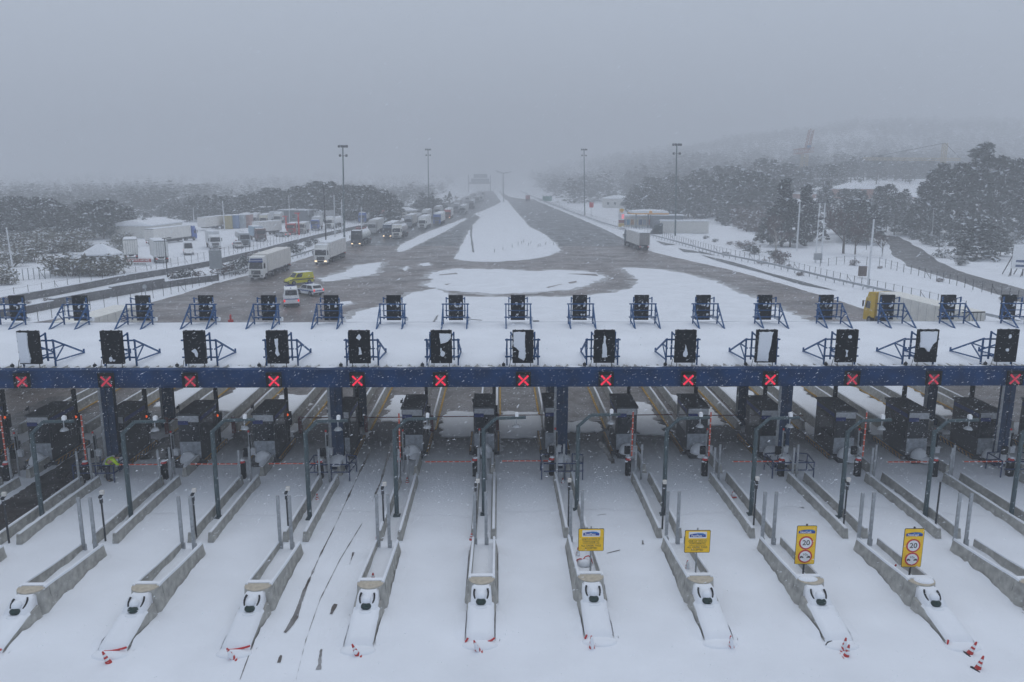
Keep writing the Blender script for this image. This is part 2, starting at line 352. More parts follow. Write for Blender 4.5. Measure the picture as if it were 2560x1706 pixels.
# ------------------------------------------------------------------ lanes: bare lanes, tyre tracks, snow tongues
S4 = 4.36
def IX(i, Y=48): return -.72 + (S4 + .045 * min(1, max(0, (47 - Y) / 13))) * i      # the islands fan out a little towards the viewer
def lane_sheet(name, x0, x1, y0, y1, m_, z, sd, amp=.3, th=0):
    return sheet(name, [Vector((x0, y0)), Vector((x1, y0)), Vector((x1, y1)), Vector((x0, y1))], m_, z, .8, amp, sd, th)
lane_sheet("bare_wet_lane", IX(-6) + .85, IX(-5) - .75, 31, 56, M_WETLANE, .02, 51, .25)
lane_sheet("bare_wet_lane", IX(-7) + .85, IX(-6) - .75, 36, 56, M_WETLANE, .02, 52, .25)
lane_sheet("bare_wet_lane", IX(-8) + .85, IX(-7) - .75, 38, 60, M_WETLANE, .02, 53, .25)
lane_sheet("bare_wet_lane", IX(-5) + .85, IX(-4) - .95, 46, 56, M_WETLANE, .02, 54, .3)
for i, (a, b, y0, y1, sd) in enumerate([(-4, .45, 53.5, 60, 1), (-3, .5, 53, 58, 2), (-2, .4, 53.5, 60, 3), (0, .2, 50, 55.5, 4), (-1, .3, 50, 55.5, 5), (2, .5, 50, 58, 6),
                                    (3, .5, 52, 60, 7), (4, .55, 52, 62, 8), (5, .5, 53, 63, 9), (6, .6, 53, 64, 10), (7, .5, 54, 64, 11), (-5, .5, 56, 63, 12), (-6, .6, 57, 66, 13), (1, .8, 50.6, 53, 14)]):
    x0 = IX(a) + .8; x1 = IX(a + 1) - .8
    lane_sheet("lane_snow", x0 + (.5 if a < 0 else 0), x1 - (.4 if a > 0 else 0), y0, y1, SNOW, .02, 60 + sd, .55, .05)
for a in range(-6, 8):      # thin cover in the lanes, with the canopy's shade painted into its colour
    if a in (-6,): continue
    lane_sheet("lane_snow_shade", IX(a) + .62, IX(a + 1) - .62, 38.0 + .3 * sin(a * 2.1), 53.4, M_SNOWSHADE, .013, 90 + a, .45)
def track(pts, w, m_, z, sd, amp=.05):
    c = [Vector(p[:2]) for p in pts]; L, Rr = [], []
    for i, p in enumerate(c):
        d = (c[min(i + 1, len(c) - 1)] - c[max(i - 1, 0)]).normalized(); n = Vector((-d.y, d.x)); ww = w[i] if hasattr(w, '__len__') else w
        L.append(p + n * ww / 2); Rr.append(p - n * ww / 2)
    return sheet("tyre_track", L + Rr[::-1], m_, z, .35, amp, sd)
track(PX([(714, 1582), (738, 1545), (760, 1480), (800, 1390), (835, 1320), (870, 1245), (900, 1180), (930, 1120)]), [.06, .15, .07, .05, .08, .09, .12, .16], M_TRACK, .016, 71)
track(PX([(874, 1412), (884, 1382)]), [.06, .12], M_TRACK, .016, 72); track(PX([(828, 1536), (838, 1512)]), [.08, .1], M_TRACK, .016, 73)
track(PX([(930, 1256), (952, 1205), (968, 1150), (985, 1100)]), [.03, .06, .09, .14], M_TRACK, .016, 74)
track(PX([(797, 1675), (800, 1650), (803, 1625)]), [.17, .14, .04], M_TRACK, .016, 75, .08); track(PX([(697, 1658), (702, 1640)]), [.12, .05], M_TRACK, .016, 76)
track(PX([(1500, 1105), (1520, 1130), (1535, 1160)]), [.2, .5, .35], M_TRACK, .016, 77, .2)
track(PX([(1607, 1352), (1607, 1362)]), [.1, .14], M_TRACK, .016, 78, .03)
track(PX([(1493, 1289), (1515, 1286)]), [.04, .04], M_TRACK, .016, 79, .01); track(PX([(1518, 1384), (1550, 1376)]), [.03, .04], M_TRACK, .016, 80, .01)
track(PX([(600, 1700), (640, 1590), (690, 1470), (740, 1370)]), [.02, .03, .03, .02], M_TRACK, .016, 85, .02); track(PX([(740, 1700), (765, 1600), (800, 1500), (850, 1400), (905, 1310)]), [.02, .03, .035, .03, .02], M_TRACK, .016, 86, .02)
# ------------------------------------------------------------------ canopy
CAN0, CAN1 = -46.0, 48.0; ROOFZ = 6.63; KR = 1.038
can = thing("toll_canopy", "long blue-edged toll plaza canopy with a flat snow covered roof", "canopy", (0, 40.79, -.638), scale=KR)
ob("front_beam", (lambda b: (b.bx(CAN0, CAN1, 0, .45, 6.31, 7.15), [b.bx(x - .012, x + .012, -.012, .0, 6.33, 7.13) for x in [CAN0 + 1 + 4.2 * k for k in range(23)]], b.bx(CAN0, CAN1, -.05, .5, 7.15, 7.19), b.bx(CAN0, CAN1, -.04, .0, 6.27, 6.33), b)[-1])(MB()).mesh("front_beam", M_BLUE), can)
b = MB()
b.bx(CAN0, CAN1, .5, 14.4, 6.80, 6.93)
for k in range(int((CAN1 - CAN0) / .3)):
    x = CAN0 + .15 + .3 * k
    b.ext([(x - .05, 6.93), (x + .05, 6.93), (x + .03, 6.975), (x - .03, 6.975)], .5, 2.9, 'y')
ob("roof_deck", b.mesh("roof_deck", M_SHEET), can)
b = MB(); b.smooth = True                       # snow quilt with a ragged front edge
nx = 470; vs = []
for i in range(nx + 1):
    x = CAN0 + (CAN1 - CAN0) * i / nx
    y0 = 1.95 + .16 * noise.noise((x * 1.3, 0, 1)) + .12 * noise.noise((x * .3, 0, 2)) - (.5 if (i % 3 == 1) else 0) - .25 * (i % 2)
    for j, (yy, z) in enumerate([(y0, 6.90), (y0 + .12, 6.99), (y0 + .4, 7.03), (3.4, 7.06), (6, 7.10), (10, 7.09), (13.6, 7.04), (14.35, 7.0), (14.5, 6.9)]):
        vs.append((x, yy, z + (.02 * noise.noise((x * .5, yy * .5, 3)) if 2 < j < 8 else 0)))
b.add(vs, [(i * 9 + j, (i + 1) * 9 + j, (i + 1) * 9 + j + 1, i * 9 + j + 1) for i in range(nx) for j in range(8)])
ob("roof_snow", b.mesh("roof_snow", SNOW), can)
b = MB(); b.bx(CAN0, CAN1, .5, 14.3, 6.70, 6.79)
ob("ceiling", b.mesh("ceiling", M_UNDER), can)
b = MB(); b.bx(CAN0, CAN1, 14.4, 14.6, 6.3, 6.97); ob("rear_beam", b.mesh("rear_beam", M_BLUE), can)
b = MB(); b.beam((0, .5, 6.5), (0, 14.3, 6.5), .3, .4); me = b.mesh("roof_girder", M_COLUMN)
CX = lambda i: -.68 + 4.2 * i
for k in range(8): ob("roof_girder", me, can, (CX(-11 + 3 * k + 1), 0, 0))
b = MB()
for sx in (-.2, .2): b.bx(sx - .13, sx + .13, -.18, .18, .6, 6.4)
b.bx(-.33, .33, -.12, .12, .6, 6.35); b.bx(-.5, .5, -.45, .45, .58, 1.0)
mcol = b.mesh("column", M_COLUMN)
b = MB(); b.m = 0
for x in (-.42, -.36): b.tube((x, -.2, 1.2), (x, -.2, 6.4), .045, 6)
mpipe = b.mesh("drain_pipe", M_GALV)
b = MB(); b.ell((0, -.1, .9), .6, .7, .5, 10, 5, 0); msnowpile = b.mesh("snow_pile", SNOW)
for i in (-8, -5, -2, 1, 4, 7):
    for y in (3.7, 11.4):
        c = ob("column", mcol, can, (CX(i), y, 0)); ob("drain_pipe", mpipe, c)
        if y < 10: ob("snow_pile", msnowpile, c)
for k, x in enumerate([-21.5 + 4.2 * q for q in range(-3, 14)]):
    b = MB(); b.ell((x + rnd.uniform(-.3, .3), .55, 7.1), rnd.uniform(.5, .9), .22, rnd.uniform(.08, .16), 12, 5, 0)
    ob("snow_heap", b.mesh("snow_heap", SNOW), can)

# ------------------------------------------------------------------ message boards on the roof
def patch(b, pts, y, d, seed=0, amp=.02):
    """snow stuck to a board, as a low ragged cushion; pts in (x, z)"""
    o = []
    for i in range(len(pts)):
        p, q = Vector(pts[i]), Vector(pts[(i + 1) % len(pts)]); k = max(1, int((q - p).length / .05))
        for j in range(k):
            r = p.lerp(q, j / k); n = Vector((noise.noise((r.x * 9, r.y * 9, seed)), noise.noise((r.x * 9, r.y * 9, seed + 4)))); o.append(r + n * amp)
    n = len(o); c = sum(o, Vector((0, 0))) / n
    vs = [(p.x, y, p.y) for p in o] + [((p.x - c.x) * .9 + c.x, y + d, (p.y - c.y) * .94 + c.y) for p in o]
    f = list(range(n, 2 * n)); b.add(vs, [f if d < 0 else f[::-1]] + [(i, (i + 1) % n, (i + 1) % n + n, i + n) for i in range(n)])
def blob(cx, cz, rx, rz, n=10): return [(cx + rx * cos(2 * pi * k / n), cz + rz * sin(2 * pi * k / n)) for k in range(n)]
def board_frame(s, side=0):
    """s = +1: stays run back from the board (front row); -1 mirrored for the rear row"""
    b = MB(); t = .075
    for x in (-.62, .62):
        b.beam((x, .42 * s, .35), (x, .42 * s, 1.85), t); b.beam((x, .42 * s, 1.80), (x * .8, .1 * s, 1.68), t * .8); b.beam((x, .42 * s, .62), (x * .8, .1 * s, .5), t * .8)
    for z in (1.4, .5): b.beam((-.92, .55 * s, z), (.92, .55 * s, z), t)
    b.beam((-.7, .5 * s, .95), (.7, .5 * s, .95), t * .7)
    up = b; b = MB(); L = 2.9 if s > 0 else 1.95
    for x in (side * .82,):
        b.beam((x, .7 * s, 0), (x, .7 * s, 1.42), t); b.beam((x, .62 * s, 1.42), (x, (.7 + L) * s, .12 if s > 0 else .02), t)
        b.beam((x, .45 * s, .95), (x, (.7 + L * .36) * s, .95), t * .8)
        b.beam((x, .7 * s, .28), (x, (.7 + L) * s, .1 if s > 0 else .06), t * .8)
        b.beam((x, (.7 + L * .36) * s, .95), (x, .7 * s, .3), t * .7); b.beam((x, (.7 + L) * s, 0), (x, (.7 + L) * s, .3 if s > 0 else .06), t)
    return up.mesh("board_frame", M_FRAME), b.mesh("support_stay", M_FRAME)
FR_F, ST_F = board_frame(1, -1); ST_F2 = board_frame(1, 1)[1]; FR_B, ST_B = board_frame(-1, -1); ST_B2 = board_frame(-1, 1)[1]
b = MB(); b.bx(-.54, .54, -.09, .09, .3, 2.02)
for z in (.55, 1.15, 1.7): b.bx(-.565, -.54, -.05, .05, z - .05, z + .05); b.bx(.54, .565, -.05, .05, z - .05, z + .05)
for x in (-.2, 0, .2): b.bx(x * 2 - .03, x * 2 + .03, -.04, .04, 2.02, 2.05)
b.bx(-.52, .52, -.105, -.09, .33, .36); b.bx(-.52, .52, -.105, -.09, 1.97, 2.0)
PANEL_F = b.mesh("panel", M_BLACK)
b = MB(); b.bx(-.485, .485, -.09, .09, .22, 1.92)
for z in (.5, 1.07, 1.6): b.bx(-.47, .47, -.10, -.09, z - .012, z + .012)
for x in (-.46, .46): b.bx(x - .02, x + .02, -.11, -.09, .24, 1.9)
PANEL_B = b.mesh("panel", M_BLACK)
b = MB()
for x in (-.4, .4): b.tube((x, 0, 0), (x, 0, .3), .02, 6)
b.path([(-.62, .0, .5), (-.7, .0, .1), (-.85, 0, .02), (-.98, 0, .15), (-1.0, 0, .35)], .016, 6); b.tube((-1.0, -.03, .2), (-1.0, .03, .2), .1, 8)
CABLE = b.mesh("cable", M_DARK)
snowpat = [
    ("black message board half hidden by a tall snow sheet on its left side", [[(-.53, .33), (.0, .33), (.06, .6), (-.02, 1.2), (.02, 1.93), (-.53, 1.97)]]),
    ("all-black message board with a little snow low at its foot", [blob(-.1, .55, .09, .14), blob(.05, .48, .06, .05)]),
    ("black message board with one snow blob below its middle", [[(-.18, .98), (-.02, .85), (.03, .7), (.12, .62), (.15, .85), (.1, 1.0), (.0, 1.1)]]),
    ("black message board with a bone-shaped snow streak down its middle", [[(-.12, 1.6), (.08, 1.62), (.05, 1.2), (.07, .95), (.12, .75), (-.02, .68), (-.12, .85), (-.06, 1.1), (-.1, 1.4)]]),
    ("black message board with a snow diamond above a snow lump", [[(-.15, 1.65), (.0, 1.86), (.12, 1.68), (.02, 1.52)], [(-.05, 1.15), (.06, 1.14), (.12, .78), (-.05, .74), (-.02, .95)]]),
    ("black message board with snow over its upper right corner", [[(-.1, 1.88), (.5, 1.86), (.5, 1.62), (.3, 1.4), (-.02, 1.32), (-.08, 1.6)], blob(.06, .8, .13, .15), blob(-.02, 1.0, .04, .12)]),
    ("message board buried under a big snow sheet beside a black right edge", [[(-.5, 1.94), (.12, 1.96), (.1, 1.4), (.15, .65), (.06, .42), (-.25, .6), (-.2, .9), (-.34, 1.1), (-.5, 1.2)]]),
    ("black message board with a bottle-shaped snow strip in its middle", [[(-.03, 1.75), (.06, 1.7), (.04, 1.4), (.13, 1.1), (.16, .6), (-.12, .58), (-.1, 1.0), (-.12, 1.25), (-.05, 1.4)]]),
    ("black message board with a single teardrop of snow below its centre", [[(.0, 1.28), (.08, 1.0), (.14, .75), (.05, .6), (-.1, .62), (-.12, .8), (-.04, 1.0)]]),
    ("message board white with snow except for its black right edge", [[(-.46, .36), (.14, .34), (.15, .8), (.25, 1.3), (.27, 1.7), (.32, 1.93), (-.42, 1.93)]]),
    ("black message board with two small snow bits, one high and one low", [blob(.1, 1.66, .1, .1), [(-.08, .98), (.07, .95), (.03, .8), (.07, .6), (-.06, .6), (-.02, .8)]]),
    ("message board with snow over its top ending in a downward point", [[(-.46, 1.93), (.47, 1.95), (.46, 1.4), (.27, 1.22), (.12, .85), (-.02, .88), (-.12, 1.05), (-.4, 1.1), (-.42, 1.5)]]),
    ("black message board with two small square snow dots", [blob(.05, 1.67, .08, .12, 6), blob(.0, .95, .09, .09, 6)])]
for i in range(-1, 14):
    lab, pats = snowpat[i] if 0 <= i < 13 else snowpat[1]
    if i in (-1, 13): continue
    t = thing("message_board", lab, "message board", (-24.88 + 4.36 * i, 41.68, ROOFZ + .02), 0, "front row of message boards on the canopy roof", KR)
    ob("panel", PANEL_F, t); ob("board_frame", FR_F, t); ob("support_stay", ST_F, t); ob("support_stay", ST_F2, t); ob("cable", CABLE, t)
    b = MB()
    for k, P in enumerate(pats): patch(b, P, -.085, -.05, i * 7 + k, .03)
    ob("stuck_snow", b.mesh("stuck_snow", SNOW), t)
rear_at = ["leftmost, in front of the fenced grey wall", "second from left, beside a trailer corner", "third from left, over the cream trailer", "fourth from left, against bare wet road",
           "just left of the white police van", "just right of the white police van", "at the edge of road and snowfield", "standing over two dark gaps in the snow", "left of the middle of the roof",
           "at the middle of the roof", "right of the middle, before plain snowfield", "below the end of the turning loop", "three left of the yellow lorry", "two left of the yellow lorry", "hiding the yellow lorry's trailer",
           "covering the yellow lorry's tail end", "rightmost, in front of the snowy verge"]
rear_at = [f"black back of rear-row message board {q}" for q in rear_at]
for i in range(17):
    t = thing("message_board", rear_at[i], "message board", (-33.55 + 4.36 * i, 55.38, ROOFZ - .02), 0, "rear row of message boards on the canopy roof", KR)
    ob("panel", PANEL_B, t); ob("board_frame", FR_B, t); ob("support_stay", ST_B, t); ob("support_stay", ST_B2, t)
    b = MB(); q = random.Random(100 + i)
    for k in range(4):
        cx = q.uniform(-.2, .4); cz = q.choice([.45, .6, 1.15, 1.25, 1.3, 1.4]); patch(b, blob(cx, cz, q.uniform(.03, .1), q.uniform(.03, .15)), -.085, -.04, i * 9 + k, .05)
    patch(b, [(.22, 1.1), (.36, 1.15), (.4, 1.4), (.33, 1.5), (.26, 1.3)], -.085, -.06, i, .05)
    for x in (-.62, .62): b.ell((x, -.42, 1.42), .07, .07, .08, 8, 5)
    b.ell((.66, -.5, .45), .1, .1, .12, 8, 5); b.ell((-.62, -.5, .52), .1, .06, .05, 8, 5)
    ob("stuck_snow", b.mesh("stuck_snow", SNOW), t)
    b = MB(); b.bx(.78, 1.0, -.5, -.3, .25, .5); ob("junction_box", b.mesh("junction_box", M_WHITE), t)

# lane signals on the beam
b = MB(); b.bx(-.36, .36, -.12, .0, -.40, .36); b.bx(-.38, .38, -.22, -.12, .34, .38); b.bx(-.38, -.34, -.2, -.12, -.36, .34); b.bx(.34, .38, -.2, -.12, -.36, .34)
SIG = b.mesh("housing", M_BLACK)
b = MB(); b.bx(-.25, .25, -.128, -.12, -.32, .2); SIGP = b.mesh("lamp_panel", mat("signal_panel", (.055, .045, .05), .4))
b = MB()
for s in (1, -1):
    for k in range(5):
        if k == 2 and s < 0: continue
        c = (-.2 + .1 * k) * 1.0; b.box((c, -.14, -.06 + s * c), (.13, .015, .095), rot=Matrix.Rotation(-s * pi / 4, 3, 'Y'))
SIGX = b.mesh("red_cross", M_XRED)
M_XDIM = mat("dim_red", (.4, .03, .05), .5, var=0, emit=(.9, .03, .09), es=.22)
b2 = MB(); b2.v, b2.f, b2.mi, b2.sm = b.v, b.f, b.mi, b.sm; SIGXD = b2.mesh("red_cross", M_XDIM)
sigwhere = ["leftmost, faded, on the blue beam", "second from the left end, above the worker's column", "third from the left end of the beam", "fourth from the left, over the tyre-tracked side", "left of centre, above the blue column by the tyre tracks",
            "first to the left of the middle booth's lane", "at the middle of the beam", "first right of the middle column", "second right of the middle column", "third right of the middle column", "right of the second blue column from the right", "last but one at the right", "rightmost, above the right-hand blue column"]
for i in range(13):
    t = thing("lane_signal", "lit red cross lane signal " + sigwhere[i], "lane signal", (-24.88 + 4.36 * i, 40.77, 6.316), 0, "red cross lane signals on the blue beam", KR)
    ob("housing", SIG, t); ob("lamp_panel", SIGP, t); ob("red_cross", SIGXD if i < 3 or i > 9 else SIGX, t)

# ------------------------------------------------------------------ toll islands
DESC = {0: "the straight middle island", 1: "the inner tag sign island", 2: "the outer tag sign island", 3: "the inner speed sign island",
        4: "the outer speed sign island", 5: "the first island right of speed signs", 6: "the second island right of speed signs", 7: "the rightmost blue column", 8: "the right picture edge",
        -1: "the island right of tyre tracks", -2: "the island left of tyre tracks", -3: "the third island left of middle", -4: "the fourth island left of middle", -5: "the worker's island", -6: "the island left of the worker", -7: "the left picture edge"}
DY = {-5: -.6, -4: -.5, -3: -.43, -2: -.4, -1: -.28, 0: 0, 1: .15, 2: -.04, 3: -.2, 4: -.37, 5: -.5}
wn = 14
def skirt(b, x, s, y0, y1, hf, out=.5, step=.22, seed=0):
    """snow blown up against a wall face: ragged upper edge on the wall, running out flat"""
    n = max(2, int((y1 - y0) / step)); vs = []
    for k in range(n + 1):
        y = y0 + (y1 - y0) * k / n; w8 = min(1, 5 * k / n, 5 * (n - k) / n); h = -.03 + w8 * max(.04, hf(k / n) * (1 + .75 * noise.noise((y * 1.9, seed, 1)) + .45 * noise.noise((y * 6.1, seed, 2))))
        vs += [(x + s * .015, y, h), (x + s * out * .35, y, h * .38), (x + s * out * (.3 + .7 * w8) * (1 + .3 * noise.noise((y * 1.1, seed, 5))), y, -.01)]
    b.add(vs, [(3 * k + j, 3 * k + 3 + j, 3 * k + 4 + j, 3 * k + 1 + j) if s > 0 else (3 * k + 1 + j, 3 * k + 4 + j, 3 * k + 3 + j, 3 * k + j) for k in range(n) for j in range(2)])
def nose_parts(i):
    """crash nose: long low ramp, lamp box, end block and its two trough walls; local y grows away from the viewer"""
    q = random.Random(i + 50); P = {}
    b = MB()     # concrete body
    b.loft([[(-.47, -1.9, 0), (.47, -1.9, 0), (.46, -1.9, .10), (-.46, -1.9, .10)], [(-.50, -.3, 0), (.50, -.3, 0), (.465, -.3, .36), (-.465, -.3, .36)], [(-.54, .5, 0), (.54, .5, 0), (.47, .5, .42), (-.47, .5, .42)]])
    arc = [(.475 * cos(t), .98 - .46 * sin(t)) for t in [pi * k / wn for k in range(wn + 1)]]
    top = arc + [(-.475, 1.3), (.475, 1.3)]
    b.loft([[(x * 1.34, y - (.05 if y < .9 else 0), 0) for x, y in top], [(x * 1.22, y, .18) for x, y in top], [(x * 1.05, y, .45) for x, y in top], [(x, y, .80) for x, y in top]])
    P["end_block"] = b.mesh("end_block", M_CONC)
    b = MB(); b.prism([(x * .995, y + .005) for x, y in arc] + [(-.475, 1.2), (.475, 1.2)], .79, .825); P["block_top"] = b.mesh("block_top", M_CAP)
    b = MB()     # trough walls
    for s in (-1, 1):
        st = [(1.25, .80, .16), (1.8, .76, .15), (3, .64, .13), (5.6, .46, .11)]
        b.loft([[(s * .475, y, 0), (s * (.475 + fl), y, 0), (s * (.475 + fl * .5), y, .2), (s * .482, y, z), (s * .385, y, z), (s * .375, y, 0)] for y, z, fl in st])
    P["side_wall"] = b.mesh("side_wall", M_CONC)
    b = MB(); b.smooth = True
    m = 9; R_s = []
    for k in range(12):
        f = k / 11; y = -2.02 + 1.95 * f; z = .10 + .30 * f ** .9 + (.03 if k else -.08); wv = .01 * noise.noise((f * 6, i, 0))
        R_s.append([(-.47 + wv, y, z - .06), (-.43 + wv, y, z + .01), (-.25, y, z + .035), (0, y, z + .045 + .012 * noise.noise((f * 5, i, 3))), (.25, y, z + .035), (.43 - wv, y, z + .01), (.47 - wv, y, z - .06)])
    b.add([p for r in R_s for p in r], [(k * 7 + j, k * 7 + j + 1, k * 7 + j + 8, k * 7 + j + 7) for k in range(11) for j in range(6)])
    b.add(R_s[0], [list(range(7))[::-1]])
    P["ramp_snow"] = b.mesh("ramp_snow", SNOW)
    b = MB(); b.smooth = True    # box of the lamp with its snow coat
    b.loft([[(-.40, -.34, .34), (.40, -.34, .34), (.37, .6, .34), (-.37, .6, .34)], [(-.365, -.2, .50), (.365, -.2, .50), (.36, .6, .5), (-.36, .6, .5)], [(-.35, .22, .72), (.35, .22, .72), (.34, .62, .72), (-.34, .62, .72)], [(-.27, .36, .79), (.27, .36, .79), (.27, .62, .78), (-.27, .62, .78)]])
    P["lamp_box"] = b.mesh("lamp_box", SNOW)
    b = MB()
    for s in (-1, 1):
        if s < 0 and i == 4: a0, a1 = -.5, 1.2
        a = [(s * (.13 + .125 * cos(t)), .64 + .15 * sin(t)) for t in [-.85 + (1.5 + .3 * q.random()) * k / 9 for k in range(10)]]
        for p, r in zip(a, a[1:]):
            f = lambda z: -.03 + (z - .5) * 1.55
            b.beam((p[0], f(p[1]) - .06, p[1]), (r[0], f(r[1]) - .06, r[1]), .058, .10)
    P["rubber_ring"] = b.mesh("rubber_ring", M_RUBBER)
    b = MB(); b.ell((0, -.19, .52), .185, .15, .125, 16, 8); P["lamp_lens"] = b.mesh("lamp_lens", mat("green_lens", (.012, .035, .030), .25, var=.3))
    b = MB(); b.smooth = True; b.ell((0, -.03, .67), .165, .21, .15, 14, 8); b.ell((0, -.34, .40), .26, .18, .05, 12, 5); P["lamp_snow"] = b.mesh("lamp_snow", SNOW)
    b = MB(); n = 14; vs = []
    for k in range(n + 1):
        y = 1.28 + 4.4 * k / n; z0 = .34 - .18 * k / n; hv = .06 * noise.noise((y, i, 7))
        vs += [(-.385, y, z0 + .05 + hv), (-.2, y, z0 + hv * .5), (.2, y, z0 - .01), (.385, y, z0 + .04 - hv)]
    b.add(vs, [(4 * k + j, 4 * k + j + 1, 4 * k + j + 5, 4 * k + j + 4) for k in range(n) for j in range(3)])
    rim = [(1.0, .835), (1.25, .83), (1.8, .785), (3, .665), (4.4, .56), (5.58, .475)]
    for s in (-1, 1):
        b.loft([[(s * .385, y, z - .04), (s * .49, y, z - .05), (s * .475, y, z + .02), (s * .43, y, z + .04), (s * .395, y, z + .025)] for y, z in rim])
    b.box((0, 1.2, .835), (.86, .20, .05)); P["rim_snow"] = b.mesh("rim_snow", SNOW)
    b = MB(); b.smooth = True
    for s in (-1, 1):
        side = .5 if s * i > 0 else 1.0       # drifts lie deeper on one side of each nose
        skirt(b, s * .51, s, -2.0, .4, lambda f: .19 - .10 * f if side > .6 else .15 - .05 * f, .45, seed=i * 3 + s)
        skirt(b, s * .60, s, .35, 5.7, lambda f: .10 + .06 * f, .5, seed=i * 3 + s + .5)
    b.ell((0, -2.15, 0), .6, .35, .10, 14, 5, 0)
    P["snow_drift"] = b.mesh("snow_drift", SNOW)
    b = MB()
    reds = {0: ((-.5, -.40), (.26, .49)), 1: ((-.5, -.42),), -1: (), 2: (), 3: (), 4: ((-.5, -.44),), 5: ()}.get(i, ((-.22, .49),))
    for x0, x1 in reds: b.path([(x0 + (x1 - x0) * k / 5, -2.06 + .06 * (k / 5) ** 2, .07 + .10 * (k / 5) ** 2) for k in range(6)], .032, 6)
    if reds: P["red_edge"] = b.mesh("red_edge", M_RED)
    return P
nose_cache = {}
for i in range(-5, 6):
    P = nose_parts(i)
    t = thing("crash_island", f"snowy concrete crash nose with green lamp of {DESC[i]}", "crash island", (IX(i, 28), 28.42 + DY[i], 0), 0, "concrete crash noses before the toll lanes", (1.10, 1, 1.18))
    for k in ("end_block", "block_top", "side_wall", "ramp_snow", "lamp_box", "rim_snow", "snow_drift"): ob(k, P[k], t)
    if "red_edge" in P: ob("red_edge", P["red_edge"], t)
    la = ob("lamp", P["lamp_lens"], t); ob("lamp_snow", P["lamp_snow"], la); ob("rubber_ring", P["rubber_ring"], la)
    if i == 3: b = MB(); b.ell((-.1, .95, .82), .36, .25, .07, 12, 5, 0); ob("top_snow", b.mesh("top_snow", SNOW), t)
    if i == 4: b = MB(); b.ell((.08, .95, .82), .36, .32, .09, 12, 5, 0); ob("top_snow", b.mesh("top_snow", SNOW), t)

# approach barriers (two walls before every gate) and exit barriers (two behind every booth)
def wall_mesh(L, hgt_, base=.17):
    b = MB(); n = max(2, int(L / .8))
    b.loft([[(-base, L * k / n, 0), (base, L * k / n, 0), (.10, L * k / n, .3), (.075, L * k / n, hgt_), (-.075, L * k / n, hgt_), (-.10, L * k / n, .3)] for k in range(n + 1)])
    c = MB(); c.smooth = True
    c.loft([[(-.075, .04 + (L - .08) * k / n, hgt_ - .02), (.075, .04 + (L - .08) * k / n, hgt_ - .02), (.06, .04 + (L - .08) * k / n, hgt_ + .04 + .015 * sin(k * 1.7)), (-.05, .04 + (L - .08) * k / n, hgt_ + .045 + .015 * sin(k))] for k in range(n + 1)])
    d = MB(); d.smooth = True
    for s in (-1, 1): skirt(d, s * base * .9, s, -.1, L + .1, lambda f: .10, .34, seed=L + s)
    return b.mesh("wall", M_CONC), c.mesh("snow_cap", SNOW), d.mesh("snow_drift", SNOW)
WA = wall_mesh(7.3, .50, .14); WE = wall_mesh(19, .62); WS = wall_mesh(2.1, .55)
for i in range(-7, 9):
    dy = DY.get(i, -.7) * .5
    for s, nm in ((-1, "left"), (1, "right")):
        t = thing("concrete_barrier", f"{nm} snow capped wall before the gate of {DESC[i]}", "concrete barrier", (IX(i, 35) - .03 + s * .47, 34.95 + dy, 0), atan2(i * .025, 7.3), "concrete walls leading to the gates")
        ob("wall", WA[0], t); ob("snow_cap", WA[1], t); ob("snow_drift", WA[2], t)
        t = thing("concrete_barrier", f"{nm} pale wall behind the booth of {DESC[i]}", "concrete barrier", (IX(i) + s * .56, 51.4 + dy, 0), 0, "concrete walls behind the booths")
        ob("wall", WE[0], t); ob("snow_cap", WE[1], t)
        b = MB(); b.bx(s * .17, s * .30, .2, 18.5, .02, .06)
        if (s > 0 and i <= 0) or (s < 0 and i > 0): ob("kerb_line", b.mesh("kerb_line", M_LINE), t)
    t = thing("short_barrier", f"short wall stub before the booth of {DESC[i]}", "concrete barrier", (IX(i, 43) + .32, 43.35 + dy, 0), 0, "short concrete stubs before the booths")
    ob("wall", WS[0], t); ob("snow_cap", WS[1], t)

# booths
M_BOOTH = mat("booth_steel", (.032, .036, .042), .45, var=.3, vs=7, bump=.15)
M_BROOF = mat("booth_roof", (.075, .08, .085), .8, var=.5, vs=9, bump=.4)
M_PANEL = mat("booth_panel", (.48, .50, .53), .5, var=.2, vs=6)
M_BOOTHW = mat("frosted_base", (.33, .36, .40), .8, var=.35, vs=4, bump=.3)
M_BSIGN = mat("booth_blue", (.012, .03, .16), .5, var=.1)
w_, L_ = .61, 2.9
b = MB(); b.bx(-w_, w_, 0, L_, .25, 3.1); BODY = b.mesh("body", M_BOOTH)
b = MB(); b.bx(-w_ - .06, w_ + .06, -.08, L_ + .1, 3.1, 3.22); BROOF = b.mesh("roof", M_BROOF)
b = MB(); b.bx(-w_ + .03, w_ - .03, -.03, 0, 2.68, 3.08); BPAN = b.mesh("fascia", M_PANEL)
b = MB(); b.bx(-w_ + .02, -.02, -.07, -.031, 2.52, 2.76); BSIGN = b.mesh("lane_sign", M_BSIGN)
b = MB(); b.bx(-w_ + .08, w_ - .05, -.025, 0, 1.42, 2.62); BFW = b.mesh("front_window", M_GLASS)
BSW = []
for s in (-1, 1):
    b = MB()
    for y0, y1 in ((.2, 1.3), (1.3, 2.1)): b.bx(s * w_, s * (w_ + .02), y0, y1, 1.35, 2.6)
    BSW.append(b.mesh("side_window", M_GLASS))
b = MB()
for s in (-1, 1): b.bx(s * (w_ + .021), s * (w_ + .035), .1, L_ - .1, 2.72, 2.98)
BBAND = b.mesh("blue_band", M_BSIGN)
b = MB(); b.bx(-w_ + .02, w_ - .02, -.05, 0, .3, 1.38); BBASE = b.mesh("snowy_base", M_BOOTHW)
b = MB(); b.m = 0
for s in (-1, 1):
    b.bx(s * w_, s * (w_ + .30), -.2, L_ + .8, 0, .26)
